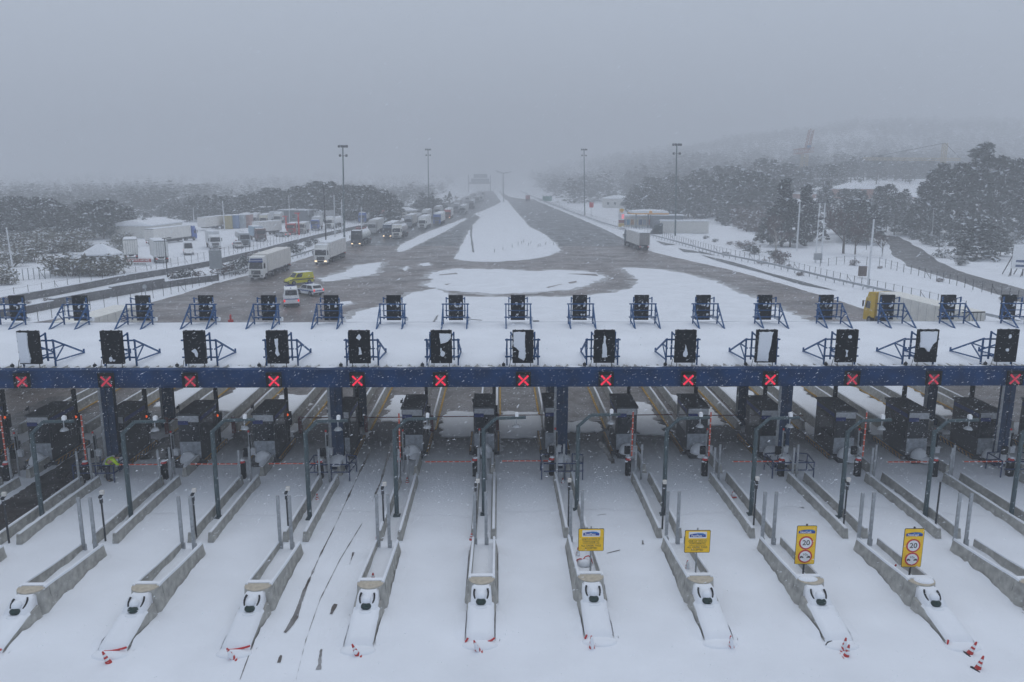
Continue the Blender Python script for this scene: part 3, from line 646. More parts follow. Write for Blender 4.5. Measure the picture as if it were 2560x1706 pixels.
b.bx(-w_, w_, -.9, L_ + 1, 0, .25); BPL = b.mesh("plinth", M_DARK)
b = MB()
for s in (-1, 1):
    for k in range(9): b.beam((s * (w_ + .305), -.1 + .42 * k, .04), (s * (w_ + .305), .12 + .42 * k, .24), .012, .09)
    b.bx(s * (w_ + .18), s * (w_ + .27), -.15, L_ + .7, .26, .268)
BCH = b.mesh("chevron", mat("chevron_yellow", (.36, .19, .02), .8, var=.5, vs=14))
b = MB(); b.ell((0, -.45, .2), .5, .45, .7, 12, 6, 0); b.ell((.2, -.75, .1), .4, .4, .35, 10, 5, 0); BSN = b.mesh("drifted_snow", SNOW)
b = MB(); b.tube((-w_ + .02, .3, 3.2), (-w_ + .02, .3, 3.75), .025, 6); b.box((-w_ - .05, .24, 3.55), (.10, .22, .09), rot=Matrix.Rotation(.5, 3, 'X')); BCAM = b.mesh("camera", M_DARK)
b = MB(); b.bx(.48, .66, 2.95, 3.2, .25, 4.0); b.bx(.42, .80, 3.0, 3.25, 1.4, 2.3); BPOST = b.mesh("rear_post", M_BLACK)
b = MB(); b.ell((.62, 2.93, 2.15), .09, .05, .09, 10, 6); BLIT = b.mesh("warning_lamp", M_ORANGE)
BY = {-6: 45.06, -5: 45.08, -4: 45.25, -3: 45.36, -2: 45.9, -1: 46.4, 0: 46.57, 1: 46.68, 2: 46.46, 3: 46.4, 4: 45.96, 5: 45.53, 6: 45.36, 7: 45.36, 8: 45.3, -7: 45.0}
for i in range(-7, 9):
    t = thing("toll_booth", f"dark toll booth with grey fascia at {DESC[i]}", "toll booth", (IX(i) - .2, BY[i] * 1.004, 0), 0, "toll booths under the canopy", (1.03, 1.0, .94))
    ob("body", BODY, t); ob("roof", BROOF, t); ob("fascia", BPAN, t); ob("lane_sign", BSIGN, t); ob("front_window", BFW, t); [ob("side_window", m_, t) for m_ in BSW]; ob("blue_band", BBAND, t)
    ob("snowy_base", BBASE, t); p = ob("plinth", BPL, t); ob("chevron", BCH, p); ob("drifted_snow", BSN, t); ob("camera", BCAM, t); po = ob("rear_post", BPOST, t)
    if i in (-7, -6, -5, -4, -3): ob("warning_lamp", BLIT, po)

# gates: cabinet with arm, lane display post, two slim bollards; rear arms
b = MB(); b.bx(-.15, .15, -.15, .15, 0, .95); GC = b.mesh("cabinet", M_BLACK)
b = MB(); b.ell((0, 0, .95), .17, .17, .16, 10, 5, 0); GR = b.mesh("red_hood", M_RED)
b = MB(); b.ell((.02, -.02, 1.07), .15, .14, .09, 10, 5, 0); b.ell((-.12, -.1, .88), .12, .08, .06, 8, 4); GS = b.mesh("hood_snow", SNOW)
M_ARM = mat("arm_red", (.62, .10, .055), .5, var=.12)
def arm_mesh(vert):
    b = MB(); c = MB(); n = 8; L = 2.85
    for k in range(n):
        p0, p1 = .22 + (L - .2) * k / n, .22 + (L - .2) * (k + .86) / n; p2 = .22 + (L - .2) * (k + 1) / n
        f = (lambda t: (.16, -.14, 1.0 + t)) if vert else (lambda t: (-t, -.17, .93))
        b.beam(f(p0), f(p1), .075, .05); c.beam(f(p1), f(p2), .072, .048)
    return b.mesh("barrier_arm", M_ARM), c.mesh("arm_stripe", M_WHITE)
ARM_D, ARM_U = arm_mesh(False), arm_mesh(True)
DOWN = {-4, -3, -2, 0, 1, 4, 6, 7}
for i in range(-7, 9):
    dy = DY.get(i, -.7) * .5
    dn = i in DOWN
    t = thing("barrier_gate", f"black gate cabinet, red arm {'down' if dn else 'raised'}, at {DESC[i]}", "barrier gate", (IX(i, 43) - .66, 43.05 + dy, 0), 0, "barrier gates before the booths")
    ob("cabinet", GC, t); h = ob("red_hood", GR, t); ob("hood_snow", GS, h); A = ARM_D if dn else ARM_U
    a = ob("barrier_arm", A[0], t); ob("arm_stripe", A[1], a)
    t = thing("lane_display", f"post with black display and white cabinet at {DESC[i]}", "lane display", (IX(i, 43) - .42, 43.75 + dy, 0), 0, "lane display posts beside the gates")
    b = MB(); b.tube((0, 0, 0), (0, 0, 2.5), .05, 8); b.bx(.06, .14, -.05, .05, 1.5, 2.4); ob("post", b.mesh("post", M_GALV), t)
    b = MB(); b.bx(-.36, -.06, -.1, .1, 1.05, 1.5); b.bx(.05, .12, -.12, .12, 1.55, 2.35); ob("display_box", b.mesh("display_box", M_BLACK), t)
    b = MB(); b.bx(.08, .34, -.06, .14, 1.15, 1.5); b.ell((.22, -.02, 1.5), .17, .17, .1, 10, 4, 0); ob("white_cabinet", b.mesh("white_cabinet", M_PANEL), t)
    b = MB(); b.tube((0, 0, 2.5), (0, 0, 2.6), .055, 8); ob("red_tip", b.mesh("red_tip", M_RED), t)
b = MB(); b.beam((0, 0, 0), (0, 0, 2.1), .11, .07); BOL = b.mesh("bollard", M_GALV)
for i in range(-7, 9):
    dy = DY.get(i, -.7) * .5
    for x, y, nm in ((-.44, 41.9, "left"), (-.02, 42.4, "right")):
        tag(ob("bollard", BOL, None, (IX(i, 43) + x, y + dy, 0)), f"slim bollard, {nm} of two, by the gate of {DESC[i]}", "bollard", "slim steel bollards beside the gates")
b = MB(); b.tube((0, 0, 1.0), (3.0, 0, 1.02), .035, 8); b.bx(-.1, .1, -.1, .1, 0, 1.1); RG = b.mesh("rear_gate", mat("dark_red", (.16, .025, .025), .5))
for i in (-5, -4, -3, -2, -1, 0, 2, 3, 4):
    tag(ob("rear_barrier", RG, None, (IX(i) + .6, 51.2 + DY.get(i, -.6), .1)), f"thin dark red arm behind the booth of {DESC[i]}", "barrier gate", "dark red arms behind the booths")

# angled lamp gantries
b = MB(); b.tube((0, 0, 0), (0, 0, 4.55), .115, 10, .105); b.bx(-.18, .18, -.18, .18, 0, .05); LPO = b.mesh("pole", M_POLE)
b = MB(); b.path([(0, 0, 4.5), (.62, 0, 5.08), (2.1, 0, 5.12)], .085, 8); LAR = b.mesh("arm", M_POLE)
b = MB(); b.bx(1.57, 1.73, -.1, .08, 5.18, 5.36); b.ell((1.65, -.01, 5.36), .09, .1, .05, 8, 4); LCA = b.mesh("camera", M_WHITE)
b = MB(); b.tube((1.62, -.05, 4.66), (1.62, -.05, 4.78), .21, 14, .12); b.tube((1.62, -.05, 4.78), (1.62, -.05, 5.1), .03, 6); LDI = b.mesh("lamp_dish", M_GALV)
lp = [(98, 1192), (302, 1192), (503, 1187), (712, 1190), (912, 1183), (1112, 1180), (1325, 1170), (1524, 1180), (1725, 1180), (1930, 1187), (2125, 1187), (2322, 1190)]
for k, (u, v) in enumerate(lp):
    p = G(u * 1.088, v * 1.088 + 3); i = k - 5
    t = thing("lamp_gantry", f"dark lamp pole with bent arm on {DESC[i]}", "lamp post", (p.x, p.y, 0), 0, "bent-arm lamp poles before the canopy")
    ob("pole", LPO, t); a = ob("arm", LAR, t); ob("camera", LCA, a); ob("lamp_dish", LDI, a)
# twin posts and small camera posts
b = MB(); b.beam((0, 0, 0), (0, 0, 2.75), .14, .09); b.beam((.02, 0, 0), (.02, 0, .5), .18, .14); TP = b.mesh("steel_post", M_GALV)
for i in range(-5, 6):
    for x, nm in ((-.36, "left"), (.16, "right")):
        tag(ob("steel_post", TP, None, (IX(i, 34) - .05 + x, 34.0 + DY[i] * .8, 0)), f"{nm} of two tall galvanised posts on {DESC[i]}", "steel post", "paired galvanised posts behind the crash noses")
cp = {-5: (23, 1358), -4: (264, 1353), -3: (491, 1347), -2: (722, 1342), -1: (960, 1329), 0: (1190, 1320), 1: (1421, 1318), 2: (1655.5, 1323), 3: (1884, 1313), 4: (2108.7, 1316), 5: (2338, 1319)}
b = MB(); b.tube((0, 0, 0), (0, 0, 2.35), .045, 8); CPO = b.mesh("post", M_DARK)
b = MB(); b.tube((0, -.12, 2.22), (0, .2, 2.3), .07, 8); b.bx(-.06, .06, -.05, .05, 1.9, 2.1); CCA = b.mesh("camera", M_DARK)
b = MB(); b.bx(.02, .2, -.12, .0, 2.36, 2.54); CFL = b.mesh("floodlight", mat("floodlight_glass", (.62, .60, .56), .3, var=.2))
b = MB(); b.ell((0, 0, 2.36), .06, .08, .04, 8, 4); b.ell((.0, -.02, 2.12), .06, .05, .04, 8, 4); CSN = b.mesh("snow_cap", SNOW)
for i, (u, v) in cp.items():
    p = G(u, v)
    t = thing("camera_post", f"slim dark camera post with floodlight on {DESC[i]}", "camera post", (p.x, p.y, 0), 0, "slim camera posts behind the crash noses")
    ob("post", CPO, t)
    if i != 5: ob("camera", CCA, t); ob("floodlight", CFL, t, (-.1 if i > 0 else 0, 0, 0)); ob("snow_cap", CSN, t)

# blue railings round the front columns
b = MB()
for z in (.55, 1.0):
    b.path([(-1.3, -2.4, z), (-1.3, -1.0, z), (-.5, -.9, z)], .035, 6); b.path([(.55, -.9, z), (1.15, -1.1, z), (1.0, -2.5, z), (-1.2, -2.5, z)], .035, 6)
for x, y in ((-1.3, -2.4), (-1.3, -1.0), (-.5, -.9), (.55, -.9), (1.15, -1.1), (1.0, -2.5), (0, -2.5)): b.tube((x, y, 0), (x, y, 1.0), .035, 6)
RAIL = b.mesh("railing", mat("railing_blue", (.012, .035, .11), .5, var=.3))
for i in (-5, -2, 1, 4, 7):
    tag(ob("column_railing", RAIL, None, (IX(i) + .05, 44.8, 0)), f"blue railing round the column foot at {DESC[i]}", "railing", "blue railings round the column feet")
# ------------------------------------------------------------------ lettering
def text_mesh(name, s, size, m, depth=.006, align='CENTER', bold=0):
    c = bpy.data.curves.new(name, 'FONT'); c.body = s; c.size = size; c.extrude = depth; c.align_x = align; c.align_y = 'CENTER'; c.offset = bold
    o = bpy.data.objects.new(name, c); COL.objects.link(o); dg = bpy.context.evaluated_depsgraph_get(); dg.update()
    me = bpy.data.meshes.new_from_object(o.evaluated_get(dg)); bpy.data.objects.remove(o); bpy.data.curves.remove(c)
    me.materials.clear(); me.materials.append(m); me.transform(Matrix.Rotation(pi / 2, 4, 'X')); return me
def writing(name, s, size, m, parent, loc, rz=0, width=None, bold=0, depth=.006):
    me = text_mesh(name, s, size, m, depth, bold=bold)
    if width:
        xs_ = [v.co.x for v in me.vertices]; k = width / (max(xs_) - min(xs_)); me.transform(Matrix.Diagonal((k, 1, 1, 1)))
    return ob(name, me, parent, loc, rz)

# ------------------------------------------------------------------ yellow signs
M_INK = mat("sign_ink", (.045, .04, .03), .6, var=0); M_LOGO = mat("logo_blue", (.012, .045, .30), .4, var=.2, vs=5); M_LOGO2 = mat("logo_light", (.02, .22, .55), .4, var=.1)
M_SWHITE = mat("sign_white", (.80, .80, .82), .4, var=.04); M_RING = mat("ring_red", (.55, .02, .03), .4, var=.05)
def disc(b, cx, cz, r, y, n=28): b.tube((cx, y, cz), (cx, y - .006, cz), r, n)
def rrect(w, h, r, cx=0, cz=0):
    P = []
    for sx, sz, a0 in ((1, 1, 0), (-1, 1, 90), (-1, -1, 180), (1, -1, 270)):
        for k in range(5): a = R_(a0 + 22.5 * k); P.append((cx + sx * (w / 2 - r) + r * cos(a), cz + sz * (h / 2 - r) + r * sin(a)))
    return P
def logo(parent, cz, txt, w=.62, y=-.05):
    b = MB(); h = .15
    b.ext([(p, z) for p, z in [(-w / 2, -h / 2), (w / 2, -h / 2), (w / 2, h * .25), (w * .3, h * .42), (-w * .2, h * .42), (-w / 2, h * .15)]], 0, .008, 'y') if 0 else None
    P = [(-w / 2, -h / 2), (w / 2, -h / 2), (w / 2, h * .2), (w * .33, h * .55), (w * .05, h * .62), (-w * .25, h * .45), (-w / 2, h * .2)]
    n = len(P); b.add([(p, y, cz + z) for p, z in P] + [(p, y - .008, cz + z) for p, z in P], [list(range(n))[::-1], [n + i for i in range(n)]] + [(i, (i + 1) % n, (i + 1) % n + n, i + n) for i in range(n)])
    o = ob("logo_car", b.mesh("logo_car", M_LOGO), parent)
    b = MB(); P = [(w * .0, h * .3), (w * .3, h * .22), (w / 2, h * .1), (w / 2, h * .2), (w * .33, h * .52), (w * .05, h * .58), (-w * .25, h * .42)]
    n = len(P); b.add([(p, y - .010, cz + z) for p, z in P], [list(range(n))]); ob("logo_shine", b.mesh("logo_shine", M_LOGO2), o)
    writing("logo_lettering", txt, .13, M_SWHITE, o, (-w * .07, y - .012, cz - h * .12), width=w * .66, bold=.002, depth=.002)
def tag_sign(u, v, i, lab):
    p = AY(u, v, 30.7 + DY[i]); t = thing("toll_tag_sign", lab, "sign", (p.x, p.y, .1), 0, "yellow toll tag signs", 1.04); H = (p.z - .1) / 1.04
    b = MB(); b.tube((0, 0, 0), (0, 0, H + .56), .035, 8); ob("post", b.mesh("post", M_GALV), t)
    b = MB(); b.ext(rrect(1.03, .97, .05, 0, H), -.04, -.02, 'y'); pl = ob("plate", b.mesh("plate", M_INK), t)
    b = MB(); b.ext(rrect(.99, .93, .04, 0, H), -.046, -.04, 'y'); ob("face", b.mesh("face", M_YEL), pl)
    b = MB(); b.ext(rrect(.72, .28, .02, 0, H + .28), -.050, -.046, 'y'); lw = ob("logo_panel", b.mesh("logo_panel", M_SWHITE), pl)
    logo(pl, H + .27, "FastPass", .64, -.051)
    for k, (s, z, ww) in enumerate([("ΔΕΚΤΟΙ ΟΛΟΙ ΟΙ", .03, .72), ("ΠΟΜΠΟΔΕΚΤΕΣ", -.08, .66), ("ALL GREEK TAGS", -.25, .80), ("ACCEPTED", -.36, .48)]):
        writing("lettering", s, .115, M_INK, pl, (0, -.048, H + z), width=ww, bold=.0, depth=.002)
    b = MB(); b.bx(-.34, .34, -.05, -.046, H - .165, H - .155); ob("divider", b.mesh("divider", M_INK), pl)
def speed_sign(u, v, i, lab):
    p = AY(u, v, 30.7 + DY[i]); t = thing("speed_limit_sign", lab, "sign", (p.x, p.y, .1), 0, "yellow speed limit signs", 1.04); H = (p.z - .1) / 1.04
    b = MB(); b.tube((0, 0, 0), (0, 0, H + .88), .04, 8); ob("post", b.mesh("post", M_DARK), t)
    b = MB(); b.ext(rrect(.80, 1.66, .05, 0, H), -.04, -.02, 'y'); pl = ob("plate", b.mesh("plate", M_INK), t)
    b = MB(); b.ext(rrect(.765, 1.62, .04, 0, H), -.046, -.04, 'y'); ob("face", b.mesh("face", M_YEL), pl)
    logo(pl, H + .58, "NonCash", .66, -.048)
    for cz in (H + .10, H - .48):
        b = MB(); disc(b, 0, cz, .285, -.047); r = ob("red_ring", b.mesh("red_ring", M_RING), pl)
        b = MB(); disc(b, 0, cz, .225, -.054); ob("white_disc", b.mesh("white_disc", M_SWHITE), r)
    writing("lettering", "20", .30, M_INK, pl, (0, -.062, H + .10), width=.30, bold=.004, depth=.002)
    writing("lettering", "10s", .13, M_INK, pl, (0, -.062, H - .40), width=.18, depth=.002)
    b = MB()
    for s in (-1, 1):
        c = s * .135; P = [(-.075, -.03), (.075, -.03), (.075, .005), (.045, .012), (.025, .045), (-.045, .045), (-.075, .012)]
        b.add([(c - s * p, -.0605, H - .505 + z) for p, z in P], [list(range(7)) if s < 0 else list(range(7))[::-1]])
        for q in (-.042, .042): b.tube((c + q, -.0605, H - .537), (c + q, -.064, H - .537), .02, 10)
    ob("car_symbol", b.mesh("car_symbol", M_INK), pl)
tag_sign(1477.5, 1349, 1, "square yellow toll tag sign with cones and tape behind it, nearer the middle")
tag_sign(1743, 1353, 2, "square yellow toll tag sign with one red cone beside its post, farther right")
speed_sign(2013.5, 1362, 3, "tall yellow speed sign reading 20, upright, on a nose with bare tan top")
speed_sign(2281, 1369, 4, "tall yellow speed sign reading 20, leaning, with a snowed-up cone at its left")

# ------------------------------------------------------------------ cones
M_CONE = mat("cone_red", (.47, .03, .025), .5, var=.12, vs=20); M_BAND = mat("cone_band", (.72, .73, .75), .4, var=.1)
def cone(lab, p, h=.72, tilt=(0, 0), snow=0.0, base=True, rz=0):
    p = Vector(p) - Vector((0, 0, .06)); tilt = (tilt[0], tilt[1] * 1.25)
    t = thing("traffic_cone", lab, "traffic cone", p, rz, "red and white traffic cones"); t.rotation_euler = (tilt[0], tilt[1], rz)
    h *= .66; b = MB(); r0 = .088; k = h / .72
    rr = lambda z: (r0 * (1 - z / h) + .028)
    b.tube((0, 0, .0), (0, 0, h), rr(0), 14, rr(h)); bo = ob("cone_body", b.mesh("cone_body", M_CONE), t)
    b = MB()
    for z0, z1 in ((.32, .48), (.62, .78)): b.tube((0, 0, h * z0), (0, 0, h * z1), rr(h * z0) + .004, 14, rr(h * z1) + .004, cap=False)
    ob("white_band", b.mesh("white_band", M_BAND), bo)
    if base: b = MB(); b.box((0, 0, .02), (.34, .34, .04)); ob("cone_base", b.mesh("cone_base", M_RUBBER if base == 2 else M_CONE), t)
    if snow:
        b = MB(); b.ell((.01, -.05, h * .42), .07, .085, h * snow * 1.5, 10, 7); b.ell((0, .05, .0), .22, .2, .07, 12, 5, 0); ob("stuck_snow", b.mesh("stuck_snow", SNOW), t)
cone("snow coated cone leaning at the tip of the fourth nose left of the middle", G(273, 1657), .80, (.0, -.30), .0, 0)
cone("snowed-up cone leaning at the tip of the third nose left of the middle", G(584, 1646), .80, (.1, -.30), .25)
cone("leaning red cone at the tip of the nose right of the tyre tracks", G(895, 1637), .82, (.1, -.28), .12)
cone("snow coated cone before the tip of the middle nose", G(1196, 1626), .78, (.12, -.25), .32)
cone("mostly white cone with red edges before the inner tag sign's nose", G(1480, 1620), .82, (.0, -.05), .40)
cone("mostly white cone with red edges at the tip of the outer tag sign's nose", G(1829, 1618), .80, (.05, -.1), .40)
cone("upper of two cones at the tip of the inner speed sign's nose", G(2108, 1624), .78, (-.05, .12), .26)
cone("lower, nearer of two cones at the tip of the inner speed sign's nose", G(2115, 1640), .76, (.0, .12), .1)
cone("farther tipped cone with black base beside the rightmost nose", G(2423, 1634), .85, (.12, .30), 0, 2, .3)
cone("nearer tipped cone with black base beside the rightmost nose", G(2443, 1672), .85, (.1, .28), 0, 2, .5)
cone("red cone standing in the trough of the nose right of the tyre tracks", G(933, 1452, .25), .62)
cone("red cone outside the wall end, left of the nose right of the tyre tracks", G(942, 1355, .0), .52)
cone("plain red cone on the left wall end of the middle nose", G(1179, 1347, .45), .50, (0, 0), 0, 0)
cone("red and white cone between the walls left of the tyre tracks", G(793, 1249), .58)
cone("small red cone between walls near the raised gate right of the tyre tracks", G(1018, 1206), .52)
cone("cone half hidden behind the inner tag sign", G(1445, 1391, .2), .75, (0, 0), .3)
cone("red edged snowy cone in the trough left of the outer tag sign's post", G(1718, 1424, .25), .72, (0, 0), .40)
cone("snowy red cone in the trough left of the outer speed sign's post", G(2230, 1434, .35), .75, (0, .22), .3)
cone("small pale cone by the middle column's railing", G(1407, 1207), .5, (0, 0), .2)
cone("snow buried red and white cone behind the wall of the inner speed sign", G(1832, 1240, .1), .45, (0, 0), .35)
# tangle of red tape and hose in the inner tag island
t = thing("warning_tape", "red and dark tangle of warning tape snowed under behind the inner tag sign's post", "tape", G(1460, 1415, .25))
b = MB(); b.path([(-.35, .1, .15), (-.28, .0, .3), (-.15, 0, .34), (-.05, 0, .28), (.05, .05, .4), (.2, .1, .42), (.32, .1, .3)], .025, 6); b.path([(.32, .1, .3), (.36, .05, .1), (.33, 0, -.1)], .03, 6); b.ell((-.38, 0, .15), .1, .08, .13, 8, 5)
ob("tape", b.mesh("tape", M_RED), t)
b = MB(); b.ell((0, 0, .1), .36, .3, .22, 12, 5, 0); ob("snow_cover", b.mesh("snow_cover", SNOW), t)
t = tag(ob("pipe_piece", (lambda b: (b.path([(0, 0, .03), (.12, .12, .08), (.3, .18, .08)], .03, 6), b)[-1])(MB()).mesh("pipe_piece", M_DARK), None, G(2064, 1616)), "bent dark pipe piece lying in snow before the inner speed sign's nose", "pipe")

# ------------------------------------------------------------------ the worker
def skin(name, V, E, m, parent, sub=2):
    me = bpy.data.meshes.new(name); me.from_pydata([v[:3] for v in V], E, []); o = bpy.data.objects.new(name, me); COL.objects.link(o)
    s = o.modifiers.new("s", 'SKIN'); o.modifiers.new("b", 'SUBSURF').levels = sub; o.modifiers["b"].render_levels = sub
    for k, v in enumerate(V): me.skin_vertices[0].data[k].radius = (v[3], v[4] if len(v) > 4 else v[3])
    me.skin_vertices[0].data[0].use_root = True
    dg = bpy.context.evaluated_depsgraph_get(); dg.update(); me2 = bpy.data.meshes.new_from_object(o.evaluated_get(dg)); bpy.data.objects.remove(o)
    me2.materials.clear(); me2.materials.append(m); me2.polygons.foreach_set("use_smooth", [True] * len(me2.polygons)); return ob(name, me2, parent)
M_HIVIS = mat("hi_vis", (.50, .72, .01), .7, var=.12, vs=8); M_TROUS = mat("dark_trousers", (.02, .025, .045), .8, var=.2); M_SKIN = mat("skin", (.42, .25, .18), .6, var=.05); M_HAIR = mat("dark_cap", (.012, .012, .014), .8)
wp = G(270, 1204)
t = thing("person", "person in a lime hi-vis jacket and dark cap bending over the lowered barrier arm", "person", (wp.x, wp.y, 0), R_(-55))
# pelvis root; the torso bends forward along +y
V = [(0, 0, .90, .15, .13), (0, .10, 1.04, .15, .12), (0, .26, 1.18, .17, .13), (0, .38, 1.26, .15, .11), (0, .46, 1.29, .065), (0, .55, 1.30, .075),
     (-.10, -.01, .84, .10), (-.11, .04, .48, .07), (-.12, -.03, .10, .05), (-.12, .10, .05, .045), (.10, -.01, .84, .10), (.11, .06, .48, .07), (.12, .02, .10, .05), (.12, .15, .05, .045),
     (-.19, .37, 1.25, .07), (-.25, .45, 1.0, .055), (-.18, .62, .92, .042), (-.17, .69, .90, .035), (.19, .37, 1.25, .07), (.25, .48, 1.0, .055), (.17, .64, .92, .042), (.16, .71, .90, .035)]
E_ = [(0, 1), (1, 2), (2, 3), (3, 4), (4, 5), (0, 6), (6, 7), (7, 8), (8, 9), (0, 10), (10, 11), (11, 12), (12, 13), (3, 14), (14, 15), (15, 16), (16, 17), (3, 18), (18, 19), (19, 20), (20, 21)]
body = skin("body", V, E_, M_SKIN, t)
grow = lambda ks, g: [(V[k][0], V[k][1], V[k][2], V[k][3] + g, (V[k][4] if len(V[k]) > 4 else V[k][3]) + g) for k in ks]
def sub(ks, g): 
    ix = {k: n for n, k in enumerate(ks)}; return grow(ks, g), [(ix[a], ix[c]) for a, c in E_ if a in ix and c in ix]
jv, je = sub([0, 1, 2, 3, 14, 15, 16, 18, 19, 20], .035); skin("jacket", jv, je, M_HIVIS, t)
tv, te = sub([0, 6, 7, 8, 10, 11, 12], .028); skin("trousers", tv, te, M_TROUS, t)
b = MB(); b.ell((0, .60, 1.32), .095, .115, .115, 14, 9); he = ob("head", b.mesh("head", M_SKIN), t)
b = MB(); b.ell((0, .59, 1.355), .105, .12, .10, 14, 8, -10); b.box((0, .72, 1.33), (.15, .12, .015), rot=Matrix.Rotation(-.5, 3, 'X')); ob("cap", b.mesh("cap", M_HAIR), he)
b = MB(); b.ell((0, .715, 1.29), .018, .025, .02, 8, 5)
for s in (-1, 1): b.ell((s * .095, .60, 1.30), .015, .025, .03, 8, 5)
ob("nose", b.mesh("nose", M_SKIN), he)
b = MB()
for s in (-1, 1): b.ell((s * .035, .70, 1.315), .012, .01, .008, 8, 5)
b.box((0, .70, 1.25), (.045, .02, .008)); ob("eyes", b.mesh("eyes", M_HAIR), he)
for s in (-1, 1):
    b = MB(); hx = s * .165
    b.ell((hx, .745, .895), .04, .05, .018, 10, 6)
    for k in range(4): b.path([(hx - .03 + .02 * k, .785, .895), (hx - .03 + .02 * k, .815 + .008 * (k in (1, 2)), .89), (hx - .03 + .02 * k, .83, .868)], .0095, 6)
    b.path([(hx - s * .035, .74, .89), (hx - s * .058, .765, .885), (hx - s * .05, .79, .88)], .010, 6); ob("hand", b.mesh("hand", M_TROUS), t)
for s in (-1, 1):
    b = MB(); b.ell((s * .12, .08 if s < 0 else .12, .06), .055, .15, .065, 12, 6); ob("boot", b.mesh("boot", M_RUBBER), t)
# ------------------------------------------------------------------ vehicles
_pc = {}
def paint(*c, rough=.4):
    if c not in _pc: _pc[c] = mat("paint", c, rough, var=.10, vs=1.5)
    return _pc[c]
M_TYRE = mat("tyre", (.014, .014, .016), .85, var=.3); M_RIM = mat("rim", (.22, .23, .24), .5, .3); M_CHAS = mat("chassis", (.022, .024, .028), .8, var=.4, vs=3)
M_DIRT = mat("grimy_white", (.42, .42, .41), .6, var=.3, vs=1.5)
b = MB(); b.tube((-.16, 0, .5), (.16, 0, .5), .5, 16); W_T = b.mesh("tyre", M_TYRE)
b = MB(); b.tube((-.17, 0, .5), (.17, 0, .5), .28, 12); W_R = b.mesh("rim", M_RIM)
def wheel(t, x, y, r=.5, fine=True):
    o = ob("wheel", W_T, t, (x, y, 0), 0, (1.0 if r > .45 else .75, r / .5, r / .5))
    if fine: ob("rim", W_R, o)
def aim(p, q):
    d = q - p; return atan2(-d.x, d.y)
def cab(t, col, y0=0.0, fair=True, fine=True, snow=True, light=False, visor=None):
    m = paint(*col)
    P = [(0, .45), (0, 1.0), (.05, 1.75), (.32, 3.0), (.55, 3.2), (.75, 3.75 if fair else 3.25), (2.15, 3.85 if fair else 3.3), (2.15, .9), (1.5, .9), (1.35, .55), (.35, .45)]
    b = MB(); b.ext([(y0 + p, z) for p, z in P], -1.22, 1.22); o = ob("cab", b.mesh("cab", m), t)
    b = MB()
    f = lambda z: y0 + .05 + (z - 1.75) / 1.25 * .27 - .012
    b.add([(-1.1, f(1.85), 1.85), (1.1, f(1.85), 1.85), (1.02, f(2.85), 2.85), (-1.02, f(2.85), 2.85)], [(0, 1, 2, 3)])
    for s in (-1, 1): b.add([(s * 1.226, y0 + .3, 1.85), (s * 1.226, y0 + 1.25, 1.85), (s * 1.226, y0 + 1.25, 2.7), (s * 1.226, y0 + .5, 2.7)], [(0, 1, 2, 3) if s > 0 else (3, 2, 1, 0)])
    ob("windscreen", b.mesh("windscreen", M_GLASS), o)
    if not fine: return o
    b = MB(); b.bx(-.75, .75, y0 - .02, y0, .95, 1.6); b.bx(-.6, .6, y0 - .03, y0, .5, .82); ob("grille", b.mesh("grille", M_CHAS), o)
    b = MB(); [b.bx(-.75, .75, y0 - .03, y0 - .02, z, z + .035) for z in (1.08, 1.22, 1.36, 1.5)]; b.bx(-1.2, 1.2, y0 - .04, y0 + .1, .38, .5); ob("bumper", b.mesh("bumper", M_DIRT), o)
    b = MB()
    for s in (-1, 1): b.beam((s * 1.22, y0 + .25, 2.6), (s * 1.42, y0 + .12, 2.6), .05); b.bx(s * 1.34, s * 1.5, y0 + .05, y0 + .16, 1.95, 2.65)
    ob("mirror", b.mesh("mirror", M_CHAS), o)
    for s in (-1, 1):
        b = MB(); b.bx(s * .72, s * 1.12, y0 - .025, y0, .62, .82); ob("headlight", b.mesh("headlight", M_LAMP if light else M_RIM), o)
    if visor: b = MB(); b.box((0, y0 + .22, 3.02), (2.3, .3, .2), rot=Matrix.Rotation(.5, 3, 'X')); b.bx(-1.0, 1.0, y0 + .5, y0 + .56, 3.25, 3.5); ob("visor", b.mesh("visor", paint(*visor)), o)
    if snow:
        b = MB(); b.loft([[(-1.1, y0 + .72, 3.72 if fair else 3.24), (1.1, y0 + .72, 3.72 if fair else 3.24), (1.0, y0 + .8, 3.82 if fair else 3.32), (-1.0, y0 + .8, 3.82 if fair else 3.32)], [(-1.15, y0 + 2.1, 3.84 if fair else 3.29), (1.15, y0 + 2.1, 3.84 if fair else 3.29), (1.1, y0 + 2.05, 3.94 if fair else 3.38), (-1.1, y0 + 2.05, 3.94 if fair else 3.38)]]); ob("roof_snow", b.mesh("roof_snow", SNOW), o)
    return o
